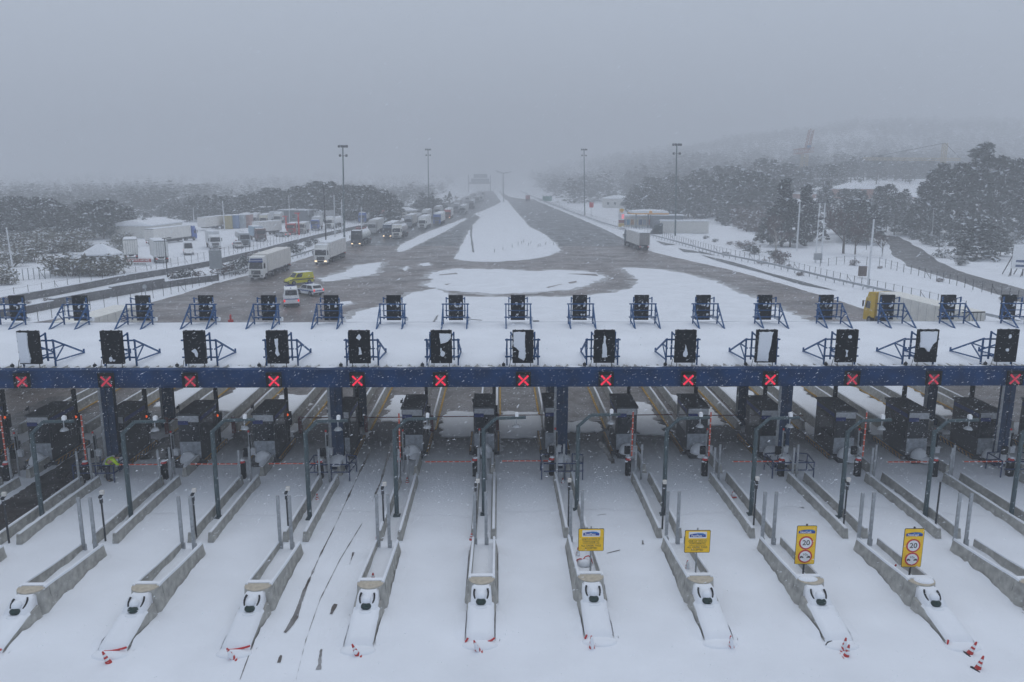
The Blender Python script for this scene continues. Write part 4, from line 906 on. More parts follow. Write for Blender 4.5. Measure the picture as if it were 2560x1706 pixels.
def trailer(t, y0, y1, col, kind="box", snow=True, zt=4.0, fine=True, door=None, strap=None):
    b = MB()
    if kind == "tank":
        n = 16; rings = [[(1.15 * s * cos(2 * pi * k / n), y, 2.35 + 1.05 * s * sin(2 * pi * k / n)) for k in range(n)] for y, s in ((y0, .55), (y0 + .35, 1), (y1 - .35, 1), (y1, .55))]
        b.smooth = True; b.loft([r[::-1] for r in rings]); b.smooth = False; b.bx(-.35, .35, y0 + 1, y1 - 1, 3.38, 3.5)
        o = ob("tank", b.mesh("tank", paint(*col)), t)
        if snow: c = MB(); c.smooth = True; c.loft([[(.9 * cos(pi * k / 8), y, 2.75 + .72 * sin(pi * k / 8) + .06) for k in range(9)] for y in (y0 + .4, y1 - .4)]); ob("roof_snow", c.mesh("roof_snow", SNOW), o)
    else:
        b.bx(-1.25, 1.25, y0, y1, 1.15, zt)
        for y in (y0, y1): [b.bx(x - .05, x + .05, y - .02, y + .02, 1.15, zt) for x in (-1.22, 1.22)]; b.bx(-1.25, 1.25, y - .02, y + .02, zt - .1, zt + .01)
        o = ob("trailer", b.mesh("trailer", paint(*col)), t)
        c = MB(); k = int((y1 - y0) / 1.3)
        for s in (-1, 1): [c.bx(s * 1.25, s * 1.262, y0 + .6 + 1.3 * q, y0 + .64 + 1.3 * q, 1.2, zt - .1) for q in range(k)]; c.bx(s * 1.25, s * 1.265, y0, y1, 1.13, 1.22)
        ob("side_rail", c.mesh("side_rail", M_DIRT), o)
        c = MB(); c.bx(-1.2, 1.2, y1, y1 + .02, 1.2, zt - .1); d = ob("rear_door", c.mesh("rear_door", paint(*(door or col))), o)
        c = MB(); c.bx(-.02, .02, y1 + .021, y1 + .03, 1.2, zt - .1); [c.tube((x, y1 + .045, 1.2), (x, y1 + .045, zt - .12), .02, 6) for x in (-.8, -.4, .4, .8)]; c.bx(-1.22, 1.22, y1 + .022, y1 + .032, zt - .12, zt - .02); c.bx(-1.22, 1.22, y1 + .022, y1 + .032, 1.15, 1.24); ob("door_bar", c.mesh("door_bar", M_CHAS), d)
        if snow: c = MB(); c.smooth = True; c.loft([[(-1.24, y, zt + .005), (1.24, y, zt + .005), (1.1, y, zt + .1), (0, y, zt + .13), (-1.1, y, zt + .1)] for y in (y0 + .05, (y0 + y1) / 2, y1 - .05)]); ob("roof_snow", c.mesh("roof_snow", SNOW), o)
    b = MB(); b.bx(-.45, .45, y0 + .4, y1 - .1, .85, 1.14); b.bx(-1.2, -1.1, y0 + 4, y1 - 5, .5, 1.0) if y1 - y0 > 10 else None; b.bx(1.1, 1.2, y0 + 4, y1 - 5, .5, 1.0) if y1 - y0 > 10 else None; b.bx(-1.2, 1.2, y1 - .15, y1 - .05, .5, .7)
    ob("chassis", b.mesh("chassis", M_CHAS), o)
    for s in (-1, 1):
        c = MB(); c.bx(s * .75, s * 1.15, y1 - .04, y1, .75, .95); ob("tail_lamp", c.mesh("tail_lamp", M_RED), o)
    return o
def lorry(label, p, q, ccol, tcol, kind="box", group=None, L=16.3, snow=True, fine=True, light=False, visor=None, fair=True, door=None, zt=4.0):
    t = thing("lorry", label, "lorry", p, aim(p, q), group); cab(t, ccol, 0, fair, fine, snow, light, visor); trailer(t, 2.75, L, tcol, kind, snow, zt, fine, door)
    b = MB(); b.bx(-.45, .45, 1.2, 7.0, .7, 1.05); b.bx(-1.15, 1.15, 2.2, 2.7, .5, 1.1); ob("tractor_frame", b.mesh("tractor_frame", M_CHAS), t)
    for y in (1.3, 5.2, L - 4.2, L - 2.9, L - 1.6) if L > 12 else (1.3, L - 2.0):
        for s in (-1.08, 1.08): wheel(t, s, y, .5, fine)
    return t
W_ = (.80, .80, .78); WG = (.66, .67, .67)
Q = "lorries queueing on the motorway approach"
t1 = lorry("white lorry with blue visor nearest the crash of parked patrol cars, heading the queue", G(641, 701), G(733, 664), W_, (.76, .74, .70), "box", Q, snow=False, visor=(.02, .06, .22)); t1["label"] = "white lorry with blue visor band, nearest the yellow van"
lorry("white high-cab lorry second in the queue, before the snow lane patch", G(802, 663), G(877, 631), W_, (.77, .75, .72), "box", Q, light=True)
lorry("dark-cabbed tanker lorry with a yellow band behind the second lorry", G(890, 617), G(950, 592), (.05, .06, .07), (.70, .72, .70), "tank", Q, 13.5, light=True)
lorry("dark blue cab lorry with lit headlamps beside a cream cab", G(968, 597), G(1020, 571), (.07, .10, .15), (.5, .5, .5), "box", Q, snow=True, light=True)
lorry("cream-cabbed tank lorry side by side with the dark blue cab", G(991, 598), G(1046, 572), (.78, .76, .71), (.40, .38, .38), "tank", Q, 14)
lorry("white lorry with a dark windscreen ahead of the blue cab", G(1055, 574), G(1098, 553), W_, W_, "box", Q, 14)
lorry("blue-cabbed lorry with a pale tall trailer", G(1092, 564), G(1128, 545), (.03, .10, .34), (.68, .69, .68), "box", Q)
lorry("red-cabbed lorry with a white box and lit lamps", G(1118, 549), G(1150, 531), (.36, .04, .04), W_, "box", Q, 14, light=True)
lorry("grey-white lorry behind the red cab, at the snow island's tip", G(1156, 537), G(1180, 521), (.36, .38, .38), (.50, .50, .48), "box", Q)
lorry("far pale lorry in the outer queue row beside the centre trees", G(1092, 541), G(1124, 524), (.4, .4, .4), WG, "box", Q, fine=False)
for k, (a, c_, d_, lab) in enumerate([((1145, 519), (1166, 506), .45, "faint pale lorry in the outer row above the white box lorry"), ((1178, 522), (1196, 509), .12, "faint dark lorry alongside the snow island's upper left edge"), ((1168, 506), (1186, 497), .5, "fog-faded lorry roof below the far gantry, left row"),
                                     ((1193, 508), (1207, 498), .2, "fog-faded dark lorry below the far gantry, right row"), ((1187, 496), (1202, 487), .5, "last fog-faded lorry roof under the far gantry")]):
    lorry(lab, G(*a), G(*c_), (d_,) * 3, (d_ + .1,) * 3, "box", Q, fine=False)
for k, (a, c_, cc, tc, lab) in enumerate([((930, 586), (985, 563), (.5, .5, .5), (.68, .68, .66), "pale lorry in the outer row behind the tanker with the yellow band"), ((1020, 570), (1062, 550), (.4, .42, .45), (.70, .68, .64), "pale lorry in the outer row behind the dark blue cab"), ((1062, 553), (1098, 535), (.6, .6, .6), (.66, .66, .64), "white lorry in the outer row level with the blue cab"),
        ((1140, 532), (1160, 519), (.3, .3, .32), (.55, .55, .55), "grey lorry tucked behind the red cabbed lorry"), ((1202, 504), (1214, 495), (.4, .4, .4), (.6, .6, .6), "fog-faded lorry nearest the median, below the far gantry"), ((1208, 492), (1219, 484), (.3, .3, .3), (.5, .5, .5), "farthest fog-faded lorry in the nearer-median row")]):
    lorry(lab, G(*a), G(*c_), cc, tc, "box", Q, 15, fine=False)
lorry("white box lorry driving away on the right exit road", G(1571, 612), G(1630, 634), (.10, .12, .15), (.74, .73, .70), "box", None, 16, door=(.30, .28, .27))
lorry("red box lorry far off on the right carriageway", G(1318, 502), G(1337, 513), (.25, .05, .05), (.42, .06, .06), "box", None, 13, fine=False)
ly = lorry("yellow-cabbed lorry with a long cream trailer on the right road", G(2180, 806), G(2180, 806) + (G(2160, 775) - G(1744, 656)), (.62, .40, .01), (.78, .77, .72), "box", None, snow=False)
pe = G(314, 764, 4.0); pe = Vector((pe.x, pe.y, 0)); ps = pe + Vector((-1.8, -16.2, 0))
lt = lorry("cream trailer lorry passing under the left end of the canopy", ps, pe, (.3, .3, .3), (.76, .75, .70), "box", None, snow=False)
b = MB()
for k in range(5): b.bx(1.262, 1.272, 13.2, 14.6, 2.5 + .2 * k, 2.6 + .2 * k)
ob("blue_stripes", b.mesh("blue_stripes", M_BSIGN), lt); writing("lettering", "LAMBROS", .9, M_INK, lt, (1.27, 11, 2.3), pi / 2)

def car(label, p, head, L, W, belt, top, wb, rs, re_, rb, col, cat, group=None, roofc=None, glass_sides=((.06, .94),), r=.33, stripe=None, lamp=None, tail=True, snow=0):
    t = thing("car" if cat == "car" else "van", label, cat, p, head, group); m = paint(*col)
    hood = belt - .12
    P = [(0, .28), (0, .62), (.12, .78), (wb - .1, belt), (L - .04, belt), (L, .7), (L, .3)]
    b = MB(); b.loft([[(-W / 2 + .06, y, z - 0) for y, z in P], [(-W / 2, y, z - (.03 if z > .5 else 0)) for y, z in P], [(W / 2, y, z - (.03 if z > .5 else 0)) for y, z in P], [(W / 2 - .06, y, z) for y, z in P]])
    a = W / 2 * .97; c = W / 2 * .82
    base = [(-a, wb, belt - .03), (a, wb, belt - .03), (a, rb, belt - .03), (-a, rb, belt - .03)]; tp = [(-c, rs, top), (c, rs, top), (c, re_, top), (-c, re_, top)]
    b.loft([base, tp]); o = ob("body", b.mesh("body", m), t)
    b = MB(); B_ = [Vector(v) for v in base]; T_ = [Vector(v) for v in tp]
    def win(i, j, u0, u1, v0, v1):
        f = lambda u, v: (B_[i].lerp(B_[j], u)).lerp(T_[i].lerp(T_[j], u), v)
        q = [f(u0, v0), f(u1, v0), f(u1, v1), f(u0, v1)]; n = (q[1] - q[0]).cross(q[3] - q[0]).normalized() * .012; b.add([v + n for v in q], [(0, 1, 2, 3)])
    win(0, 1, .06, .94, .12, .9)
    for u0, u1 in glass_sides: win(1, 2, u0, u1, .15, .86); win(3, 0, 1 - u1, 1 - u0, .15, .86)
    win(2, 3, .08, .92, .3, .88); ob("window", b.mesh("window", M_GLASS), o)
    for y in (.19 * L, .80 * L):
        for s in (-1, 1): wheel(t, s * (W / 2 - .1), y, r)
    if stripe:
        b = MB()
        for s in (-1, 1): b.bx(s * W / 2, s * (W / 2 + .008), .15, L - .15, belt - .30, belt - .18)
        b.bx(-W / 2 + .1, W / 2 - .1, L, L + .008, belt - .22, belt - .12); ob("stripe", b.mesh("stripe", stripe), o)
    for s in (-1, 1):
        b = MB(); b.bx(s * (W / 2 - .22), s * (W / 2 - .02), L - .02, L + .03, .72, 1.0); ob("tail_lamp", b.mesh("tail_lamp", M_TAIL), o)
        b = MB(); b.bx(s * (W / 2 - .36), s * (W / 2 - .05), -.02, .04, .55, .7); ob("headlight", b.mesh("headlight", M_RIM), o)
    b = MB(); b.bx(-W / 2 + .03, W / 2 - .03, -.06, .1, .3, .48); b.bx(-W / 2 + .03, W / 2 - .03, L - .1, L + .06, .32, .5); ob("bumper", b.mesh("bumper", M_CHAS), o)
    if lamp: b = MB(); b.bx(-c * .8, c * .8, rs + .25, rs + .5, top, top + .14); [b.tube((x, re_ - .4, top), (x, re_ - .4, top + .14), .08, 8) for x in ((0,) if lamp == 1 else ())]; ob("beacon", b.mesh("beacon", M_BSIGN), o)
    if snow: b = MB(); b.loft([[(-c, rs, top), (c, rs, top), (c, re_, top), (-c, re_, top)], [(-c * .9, rs + .1, top + snow), (c * .9, rs + .1, top + snow), (c * .9, re_ - .1, top + snow), (-c * .9, re_ - .1, top + snow)]]); ob("roof_snow", b.mesh("roof_snow", SNOW), o)
    return t
M_BST = mat("police_blue", (.03, .09, .30), .5)
pv = G(727, 765); hd = aim(pv, pv + Vector((.28, -1, 0)))
van = car("white police van with a blue stripe, seen from behind", pv + Vector((-.9, 3.6, 0)) * 1.0, hd + 0, 5.0, 2.0, 1.25, 2.35, .75, 1.35, 4.75, 4.95, (.84, .85, .86), "van", "patrol cars on the plaza", glass_sides=((.06, .28), (.34, .62)), r=.36, stripe=M_BST, lamp=1)
pc = G(752, 733)
car("white and blue police estate car with a roof beacon", pc, aim(pc, G(800, 741)), 4.5, 1.8, .95, 1.55, 1.05, 1.75, 3.9, 4.4, (.76, .78, .81), "car", "patrol cars on the plaza", glass_sides=((.05, .48), (.52, .95)), r=.36, stripe=M_BST, lamp=2)
yv = G(716, 713)
y_ = car("bright yellow road service van with a dark checker band", yv, aim(yv, G(768, 708)), 4.4, 1.8, 1.05, 1.85, .95, 1.6, 4.25, 4.38, (.66, .62, .02), "van", None, glass_sides=((.06, .36),), r=.33, stripe=M_CHAS, snow=.05)
# yard vehicles
YG = "vehicles parked in the snowy lorry yard"
def box_trailer(label, p, q, col, L=8, zt=3.9, group=YG):
    t = thing("box_trailer", label, "trailer", p, aim(p, q), group); trailer(t, 0, L, col, "box", True, zt)
    for y in (L - 2.4, L - 1.1):
        for s in (-1.05, 1.05): wheel(t, s, y, .5)
    return t
def rear_at(u, v, u2, v2, L):          # parked with its rear nearest us at (u, v), pointing away to (u2, v2)
    r_ = GT(u, v); d = (GT(u2, v2) - r_).normalized(); return r_ + d * L, r_
f_, r_ = rear_at(329, 652, 332, 628, 7); box_trailer("short white box trailer end-on beside the red banner", f_, r_, (.80, .79, .75), 7, 4.2)
f_, r_ = rear_at(406, 659, 372, 632, 8); box_trailer("white box trailer showing side and rear doors, right of the banner", f_, r_, (.70, .71, .70), 8, 4.3)
p = GT(483, 600); q = GT(330, 622); lorry("long white trailer lorry with a blue cab behind the box trailers", p, q, (.03, .10, .38), (.80, .78, .74), "box", YG, 18.5)
f_, r_ = GT(473, 640), GT(465, 622); car("small white box van parked facing the fence", f_, aim(f_, r_), 5.2, 2.0, 1.35, 2.7, .9, 1.5, 5.1, 5.15, (.80, .81, .82), "van", YG, glass_sides=((.03, .22),), r=.35, snow=.12)
f_, r_ = GT(540, 625), GT(505, 600); lorry("white rigid lorry with a snowed-up cab front", f_, r_, (.78, .79, .80), (.70, .72, .73), "box", YG, 9.5, fair=False)
f_, r_ = GT(614, 618), GT(566, 590); lorry("grey tank lorry with red marks under a snowy top", f_, r_, (.30, .33, .36), (.45, .47, .48), "tank", YG, 11, fair=False)
f_, r_ = GT(600, 622), GT(566, 606); car("snow covered flat car at the yard fence", f_, aim(f_, r_), 4.3, 1.8, .9, 1.4, 1.2, 1.9, 3.4, 4.0, (.60, .61, .62), "car", YG, r=.32, snow=.15)
f_, r_ = GT(655, 604), GT(626, 598); lorry("light blue and white lorry with a dark open cab", f_, r_, (.12, .06, .06), (.30, .42, .52), "box", YG, 8, fair=False, zt=3.6)
for k, (u, v, c_, lab) in enumerate([(607, 566, (.5, .5, .5), "grey lorry front in the back row, leftmost of three"), (634, 566, (.76, .76, .76), "white lorry front in the back row, middle of three"), (659, 567, (.6, .57, .45), "cream and yellow lorry front in the back row"), (693, 562, (.60, .60, .58), "white lorry front standing alone by the grey shed")]):
    f_ = GT(u, v); lorry(lab, f_, f_ + Vector((-.15, 1, 0)), c_, WG, "box", YG, 10, fine=True)
f_, r_ = GT(727, 588), GT(769, 570); lorry("red lorry with a snowy load beside the red post", f_, r_, (.45, .03, .03), (.55, .55, .53), "box", YG, 9, fair=False, zt=3.2)
f_, r_ = GT(752, 586), GT(785, 572); lorry("white cabbed lorry just right of the red post", f_, r_, (.55, .55, .52), (.5, .5, .5), "box", YG, 8, fair=False, zt=3.2)
f_, r_ = GT(787, 577), GT(830, 560); lorry("blue-cabbed lorry with a snowy bonnet", f_, r_, (.03, .09, .35), WG, "box", YG, 9, fair=False)
f_, r_ = GT(822, 573), GT(890, 556); lorry("white tanker lorry behind the white flag poles", f_, r_, W_, (.78, .78, .78), "tank", YG, 15)
f_, r_ = GT(905, 559), GT(960, 545); lorry("white tanker with a blue band near the yard's far end", f_, r_, (.04, .12, .4), (.76, .76, .76), "tank", YG, 14)
f_, r_ = GT(935, 552), GT(990, 540); lorry("dull red trailer at the far end of the yard", f_, r_, (.4, .1, .1), (.40, .13, .12), "box", YG, 12, zt=3.6)
f_, r_ = GT(692, 592), GT(728, 594); car("grey hatchback under snow inside the yard fence", f_, aim(f_, r_), 4.4, 1.8, .95, 1.5, 1.1, 1.8, 3.5, 4.2, (.42, .43, .45), "car", YG, r=.33, snow=.12)
f_, r_ = GT(893, 577), GT(918, 574); car("dark red car at the fence near the yard's far end", f_, aim(f_, r_), 4.2, 1.75, .95, 1.5, 1.1, 1.8, 3.5, 4.1, (.25, .04, .05), "car", YG, r=.33, snow=.05)
for k, (u, v, lab) in enumerate([(682, 556, "white trailer end in the yard's back row, left of the shed"), (705, 557, "white trailer end in the yard's back row, touching the shed"), (792, 556, "white trailer side-on right of the shed"), (820, 553, "pale trailer behind the blue-cabbed lorry"), (846, 552, "white trailer between the dark lamp post and the mast"), (872, 550, "pale trailer right of the nearest left mast"), (965, 541, "pale trailer at the yard's far corner"), (640, 590, "short white trailer behind the light blue lorry")]):
    f_ = GT(u, v); box_trailer(lab, f_, f_ + Vector((.55 if k > 1 else .1, 1, 0)) * 8, (.74, .74, .72) if k % 2 else (.64, .65, .66), 9, 3.9)
p, q = GT(505, 578), GT(565, 570); box_trailer("long white trailer with a snowy top behind the yard", p, q, (.77, .75, .72), 13.5, 4.1)
p, q = GT(372, 586), GT(322, 589); box_trailer("pale trailer standing alone by the dark trees", p, q, (.5, .5, .48), 9, 4.6)
for k, (u, c_, lab) in enumerate([(571, (.45, .38, .18), "yellow striped container end"), (587, (.14, .23, .40), "blue container end"), (603, (.40, .45, .47), "grey container end"), (616, (.40, .24, .22), "red container end")]):
    p = GT(u, 573 - k); t = thing("shipping_container", lab + " in the coloured row behind the tank lorry", "container", p, .1, "coloured containers at the back of the yard")
    b = MB(); b.bx(-1.2, 1.2, 0, 6, 0, 4.2); [b.bx(-1.1 + .3 * j, -1.0 + .3 * j, -.04, 0, .1, 4.1) for j in range(8)]; ob("container_shell", b.mesh("container_shell", paint(*c_)), t)
    b = MB(); b.bx(-1.2, 1.2, 0, 6, 4.2, 4.34); ob("roof_snow", b.mesh("roof_snow", SNOW), t)

# ------------------------------------------------------------------ buildings
M_STUC = mat("stucco", (.66, .65, .61), .85, var=.12, vs=2); M_BRICK = mat("brick", (.34, .19, .15), .85, var=.2, vs=3); M_SHED = mat("shed_grey", (.16, .18, .20), .7, var=.2)
def house(label, p, w, d, h, rh, wall, rz=0, name="house", windows=2, floors=1, cat="house", rw=.6):
    t = thing(name, label, cat, p, rz); b = MB(); b.bx(-w / 2, w / 2, 0, d, -1, h); o = ob("wall", b.mesh("wall", wall), t)
    b = MB(); e = rw
    b.loft([[(-w / 2 - e, -e, h), (w / 2 + e, -e, h), (w / 2 + e, d + e, h), (-w / 2 - e, d + e, h)], [(-w / 2 - e, -e, h + .25), (w / 2 + e, -e, h + .25), (w / 2 + e, d + e, h + .25), (-w / 2 - e, d + e, h + .25)],
            [(-w * .12, d * .42, h + .25 + rh), (w * .12, d * .42, h + .25 + rh), (w * .12, d * .58, h + .25 + rh), (-w * .12, d * .58, h + .25 + rh)]])
    ob("snowy_roof", b.mesh("snowy_roof", SNOW), t)
    for f in range(floors):
        for k in range(windows):
            x = -w / 2 + w * (k + .5) / windows; z = h * (f + .5) / floors; b = MB(); b.bx(x - .55, x + .55, -.04, 0, z - .6, z + .7); wi = ob("window", b.mesh("window", M_GLASS), t)
            b = MB(); b.bx(x - .65, x + .65, -.12, .0, z - .72, z - .6); ob("sill", b.mesh("sill", M_WHITE), wi)
    return t
def at(u, Y): x = AY(u, 440, Y).x; return Vector((x, Y, hgt(x, Y)))
p = G(245, 676); house("little hut with a snowy pyramid roof among the left bushes", (p.x, p.y, 0), 4.6, 4, 2.6, 1.7, mat("hut_wall", (.16, .15, .14), .8), .1, "hut", 2, cat="hut")
p = at(2153, 330); house("brick house with a snowy hipped roof on the right hillside", p, 17, 12, 11.7 - p.z, 2.3, M_BRICK, -.05, "house", 4, 2)
p = at(2050, 342); house("flat white-framed building left of the brick house", p, 17, 10, 9.4 - p.z, .4, M_BRICK, -.05, "flat_building", 5, 2, rw=.2)
p = at(2250, 325); house("low brick building with snowy ledges right of the brick house", p, 14, 10, 8.6 - p.z, .3, M_BRICK, -.05, "low_building", 4, 2, rw=.3)
p = at(1548, 440); house("pale low house in the fog beyond the right carriageway", p, 15, 10, 5, 1.6, M_STUC, 0, "house", 4, cat="house")
p = at(1910, 350); house("small snowy roofed house half hidden in the right wood", p, 10, 8, 4.5, 1.2, M_STUC, 0, "house", 2)
p = GT(735, 558); t = house("grey open shed with a flat snowy roof in the lorry yard", p, 11, 7, 4.6, .3, M_SHED, -.25, "shed", 1, cat="shed")
p = GT(655, 552); t = house("grey lean-to with snow on top left of the shed", p, 9, 6, 4.8, .2, M_SHED, -.1, "shed", 1, cat="shed")
p = GT(420, 588); t = thing("flat_warehouse", "long low warehouse under one broad snowy roof behind the white trailer", "warehouse", p, aim(GT(420, 588), GT(500, 577)) + pi / 2)
b = MB(); b.bx(-10, 10, 0, 12, -1, 3.1); ob("wall", b.mesh("wall", M_STUC), t); b = MB(); b.loft([[(-10.4, -.5, 3.1), (10.4, -.5, 3.1), (10.4, 12.5, 3.1), (-10.4, 12.5, 3.1)], [(-10.3, -.4, 3.4), (10.3, -.4, 3.4), (10.3, 12.4, 3.4), (-10.3, 12.4, 3.4)], [(-9, 6, 4.6), (9, 6, 4.6), (9, 6.4, 4.6), (-9, 6.4, 4.6)]]); ob("snowy_roof", b.mesh("snowy_roof", SNOW), t)
p = GT(1010, 545); house("white hut with a snowy roof at the far end of the yard", p, 8, 6, 2.8, 1.1, M_STUC, -.1, "hut", 2, cat="hut")
p = GT(270, 588); t = thing("domed_tent", "pale yellow domed tent behind the bushes at left", "tent", p); b = MB(); b.ell((0, 0, 0), 2.6, 2.2, 2.6, 14, 6, 0); ob("tent_cover", b.mesh("tent_cover", paint(.42, .42, .14)), t); b = MB(); b.ell((0, .1, 1.2), 2.0, 1.6, 1.5, 12, 5, 10); ob("snow_cover", b.mesh("snow_cover", SNOW), t)
# roadside fuel station
M_SY = paint(.75, .36, .06); M_PINK = mat("lit_price", (.7, .1, .12), .4, var=0, emit=(1, .15, .2), es=.5)
t = thing("fuel_canopy", "white and orange fuel station canopy with a snowy top", "fuel station", (49.5, 262, 0))
b = MB(); b.bx(-6, 6, 0, 9, 4.55, 5.3); ca = ob("canopy", b.mesh("canopy", M_WHITE), t); b = MB(); b.bx(-6.02, 6.02, -.03, 0, 4.55, 4.95); b.bx(-6.05, -6.0, 0, 9, 4.55, 4.95); ob("orange_band", b.mesh("orange_band", M_SY), ca)
b = MB(); b.ell((0, 0, 5.25), .55, .1, .55, 14, 6); ob("emblem", b.mesh("emblem", M_SY), ca); b = MB(); b.bx(-5.8, 5.8, .2, 8.8, 5.3, 5.6); b.ell((0, 4.5, 5.5), 5.6, 4, .5, 12, 4, 0); ob("canopy_snow", b.mesh("canopy_snow", SNOW), ca)
for x in (-4, 0, 4): b = MB(); b.bx(x - .2, x + .2, 4, 4.4, 0, 4.55); ob("pillar", b.mesh("pillar", M_GALV), t)
t = thing("fuel_shop", "fuel station shop with colourful posters along its front", "shop", (47.5, 272, 0)); b = MB(); b.bx(-6, 6, 0, 7, 0, 3.4); wl = ob("wall", b.mesh("wall", M_STUC), t)
for k, c_ in enumerate([(.06, .2, .35), (.1, .3, .45), (.5, .3, .15), (.6, .55, .4), (.1, .15, .3), (.4, .45, .5), (.45, .2, .2), (.3, .32, .35)]): b = MB(); b.bx(-5.6 + 1.4 * k, -4.5 + 1.4 * k, -.05, 0, .6, 2.4); ob("poster", b.mesh("poster", paint(*c_)), wl)
b = MB(); b.bx(-6.2, 6.2, -.4, 7.2, 3.4, 3.8); ob("roof_snow", b.mesh("roof_snow", SNOW), t)
t = thing("price_pylon", "tall white fuel price pylon with a yellow shell-like emblem", "sign", (AY(1553.5, 560, 256).x, 256, 0))
b = MB(); b.bx(-.95, .95, 0, .35, .0, 7.0); ob("pylon_body", b.mesh("pylon_body", M_WHITE), t)
b = MB(); sh = [(0, -.62), (.25, -.62), (.3, -.45)] + [(.72 * cos(a), .02 + .55 * sin(a)) for a in [R_(-10 + 20 * k) for k in range(11)]] + [(-.3, -.45), (-.25, -.62)]; b.ext([(x, 6.1 + z) for x, z in sh], -.05, -.002, 'y'); e = ob("shell_emblem", b.mesh("shell_emblem", paint(.75, .46, .02)), t)
b = MB(); [b.beam((0, -.055, 5.6), (.62 * cos(R_(a)), -.055, 6.1 + .45 * sin(R_(a))), .03, .01) for a in (10, 40, 65, 90, 115, 140, 170)]; b.bx(-.75, .75, -.052, -.05, 5.36, 5.42); ob("shell_ribs", b.mesh("shell_ribs", M_RED), e)
b = MB(); [b.bx(.0, .8, -.03, 0, z, z + .35) for z in (4.5, 4.0, 3.5)]; ob("price_digits", b.mesh("price_digits", M_PINK), t); b = MB(); [b.bx(-.8, -.15, -.02, 0, z, z + .3) for z in (4.5, 4.0, 3.5)]; ob("fuel_names", b.mesh("fuel_names", M_PANEL), t)
b = MB(); b.bx(-.93, .93, -.03, 0, 2.1, 3.1); ob("maroon_panel", b.mesh("maroon_panel", paint(.22, .05, .06)), t); b = MB(); b.bx(-.93, .93, -.03, 0, .9, 2.0); ob("yellow_panel", b.mesh("yellow_panel", paint(.5, .36, .08)), t)
p = G(1712, 584); t = thing("site_cabin", "long white site cabin with snow on its roof by the exit road", "cabin", (p.x, p.y, 0), -.03)
b = MB(); b.bx(-7, 7, 0, 3, 0, 3.6); [b.bx(-7 + .7 * k, -6.97 + .7 * k, -.02, 0, .1, 3.5) for k in range(21)]; ob("cabin_wall", b.mesh("cabin_wall", M_STUC), t); b = MB(); b.bx(-7.2, 7.2, -.2, 3.2, 3.6, 3.9); ob("roof_snow", b.mesh("roof_snow", SNOW), t)
p = G(1668, 572); t = thing("open_shelter", "dark open shelter with a snowy roof behind the site cabin", "shelter", (p.x, p.y, 0)); b = MB(); b.bx(-5, 5, 0, 4, 0, 4.2); ob("dark_wall", b.mesh("dark_wall", M_SHED), t); b = MB(); b.bx(-5.3, 5.3, -.4, 4.3, 4.2, 4.5); ob("roof_snow", b.mesh("roof_snow", SNOW), t)
p = G(1643, 586); t = thing("net_cage", "dark net-covered heap at the left end of the site cabin", "net", (p.x, p.y, 0)); b = MB(); b.loft([[(-1.9, 0, 0), (1.6, 0, 0), (1.6, 2, 0), (-1.9, 2, 0)], [(-.6, .3, 2.4), (1.6, .3, 3.3), (1.6, 1.7, 3.3), (-.6, 1.7, 2.4)]]); ob("net_cover", b.mesh("net_cover", mat("dark_net", (.03, .045, .05), .9, var=.5, vs=5)), t)
b = MB(); b.tube((1.6, .3, 3.3), (1.6, .3, 0), .05, 6); ob("net_post", b.mesh("net_post", M_DARK), t)
# red portal posts in the yard
for u, vb, vt, lab in ((748, 588, 532, "tall red steel post with a crosshead in the yard"), (716, 574, 540, "shorter red steel post farther back in the yard")):
    p = GT(u, vb); H = AY(u, vt, p.y).z - p.z; t = thing("red_post", lab, "post", p, 0, "red posts in the lorry yard"); b = MB(); b.tube((0, 0, 0), (0, 0, H), .22, 10); ob("shaft", b.mesh("shaft", M_RED), t); b = MB(); b.bx(-1.0, .5, -.2, .2, H - .3, H); ob("crosshead", b.mesh("crosshead", M_RED), t)

# ------------------------------------------------------------------ poles and masts
def polet(name, lab, cat, base, top, r, m, group=None, head=None, g=GT):
    p = g(*base); q = AY(top[0], top[1], p.y) - p; t = thing(name, lab, cat, p, 0, group); b = MB(); b.tube((0, 0, 0), q, r, 10, r * .7); ob("shaft", b.mesh("shaft", m), t)
    if head: head(t, q)
    return t
def mast_head(t, q):
    for dz in (-.2, -2.6):
        b = MB(); b.bx(q.x - 1.0, q.x + 1.0, -.12, .12, q.z + dz - .12, q.z + dz); [b.box((q.x + x, -.25, q.z + dz - .05), (.55, .5, .45), rot=Matrix.Rotation(.6, 3, 'X')) for x in ((-1.0, -.3, .5, 1.1) if dz > -1 else (-.8, .9))]; ob("floodlight_rack", b.mesh("floodlight_rack", M_DARK), t)
    b = MB(); b.bx(q.x - 1.1, q.x + 1.1, -.4, .1, q.z + .1, q.z + .25); ob("snow_cap", b.mesh("snow_cap", SNOW), t)
M_MAST = mat("mast_green", (.06, .10, .105), .5, var=.3, vs=.6)
MG = "tall floodlight masts"
for base, top, lab in (((861, 596), (857, 364), "tall floodlight mast left of the queue, the nearest one at left"), ((1072, 536), (1070, 373), "tall floodlight mast behind the centre trees, farther at left"), ((1462, 541), (1460, 373), "tall slim floodlight mast right of the exit road, farther off"), ((1688, 590), (1692, 360), "tall green floodlight mast by the site cabin, nearer at right")):
    polet("floodlight_mast", lab, "floodlight mast", base, top, .24, M_MAST, MG, mast_head)
def lamp_head(t, q): b = MB(); b.beam(q + Vector((-.4, 0, 0)), q + Vector((.9, 0, .12)), .12); b.bx(q.x + .5, q.x + 1.1, -.15, .15, q.z + .05, q.z + .2); ob("lantern", b.mesh("lantern", M_DARK), t)
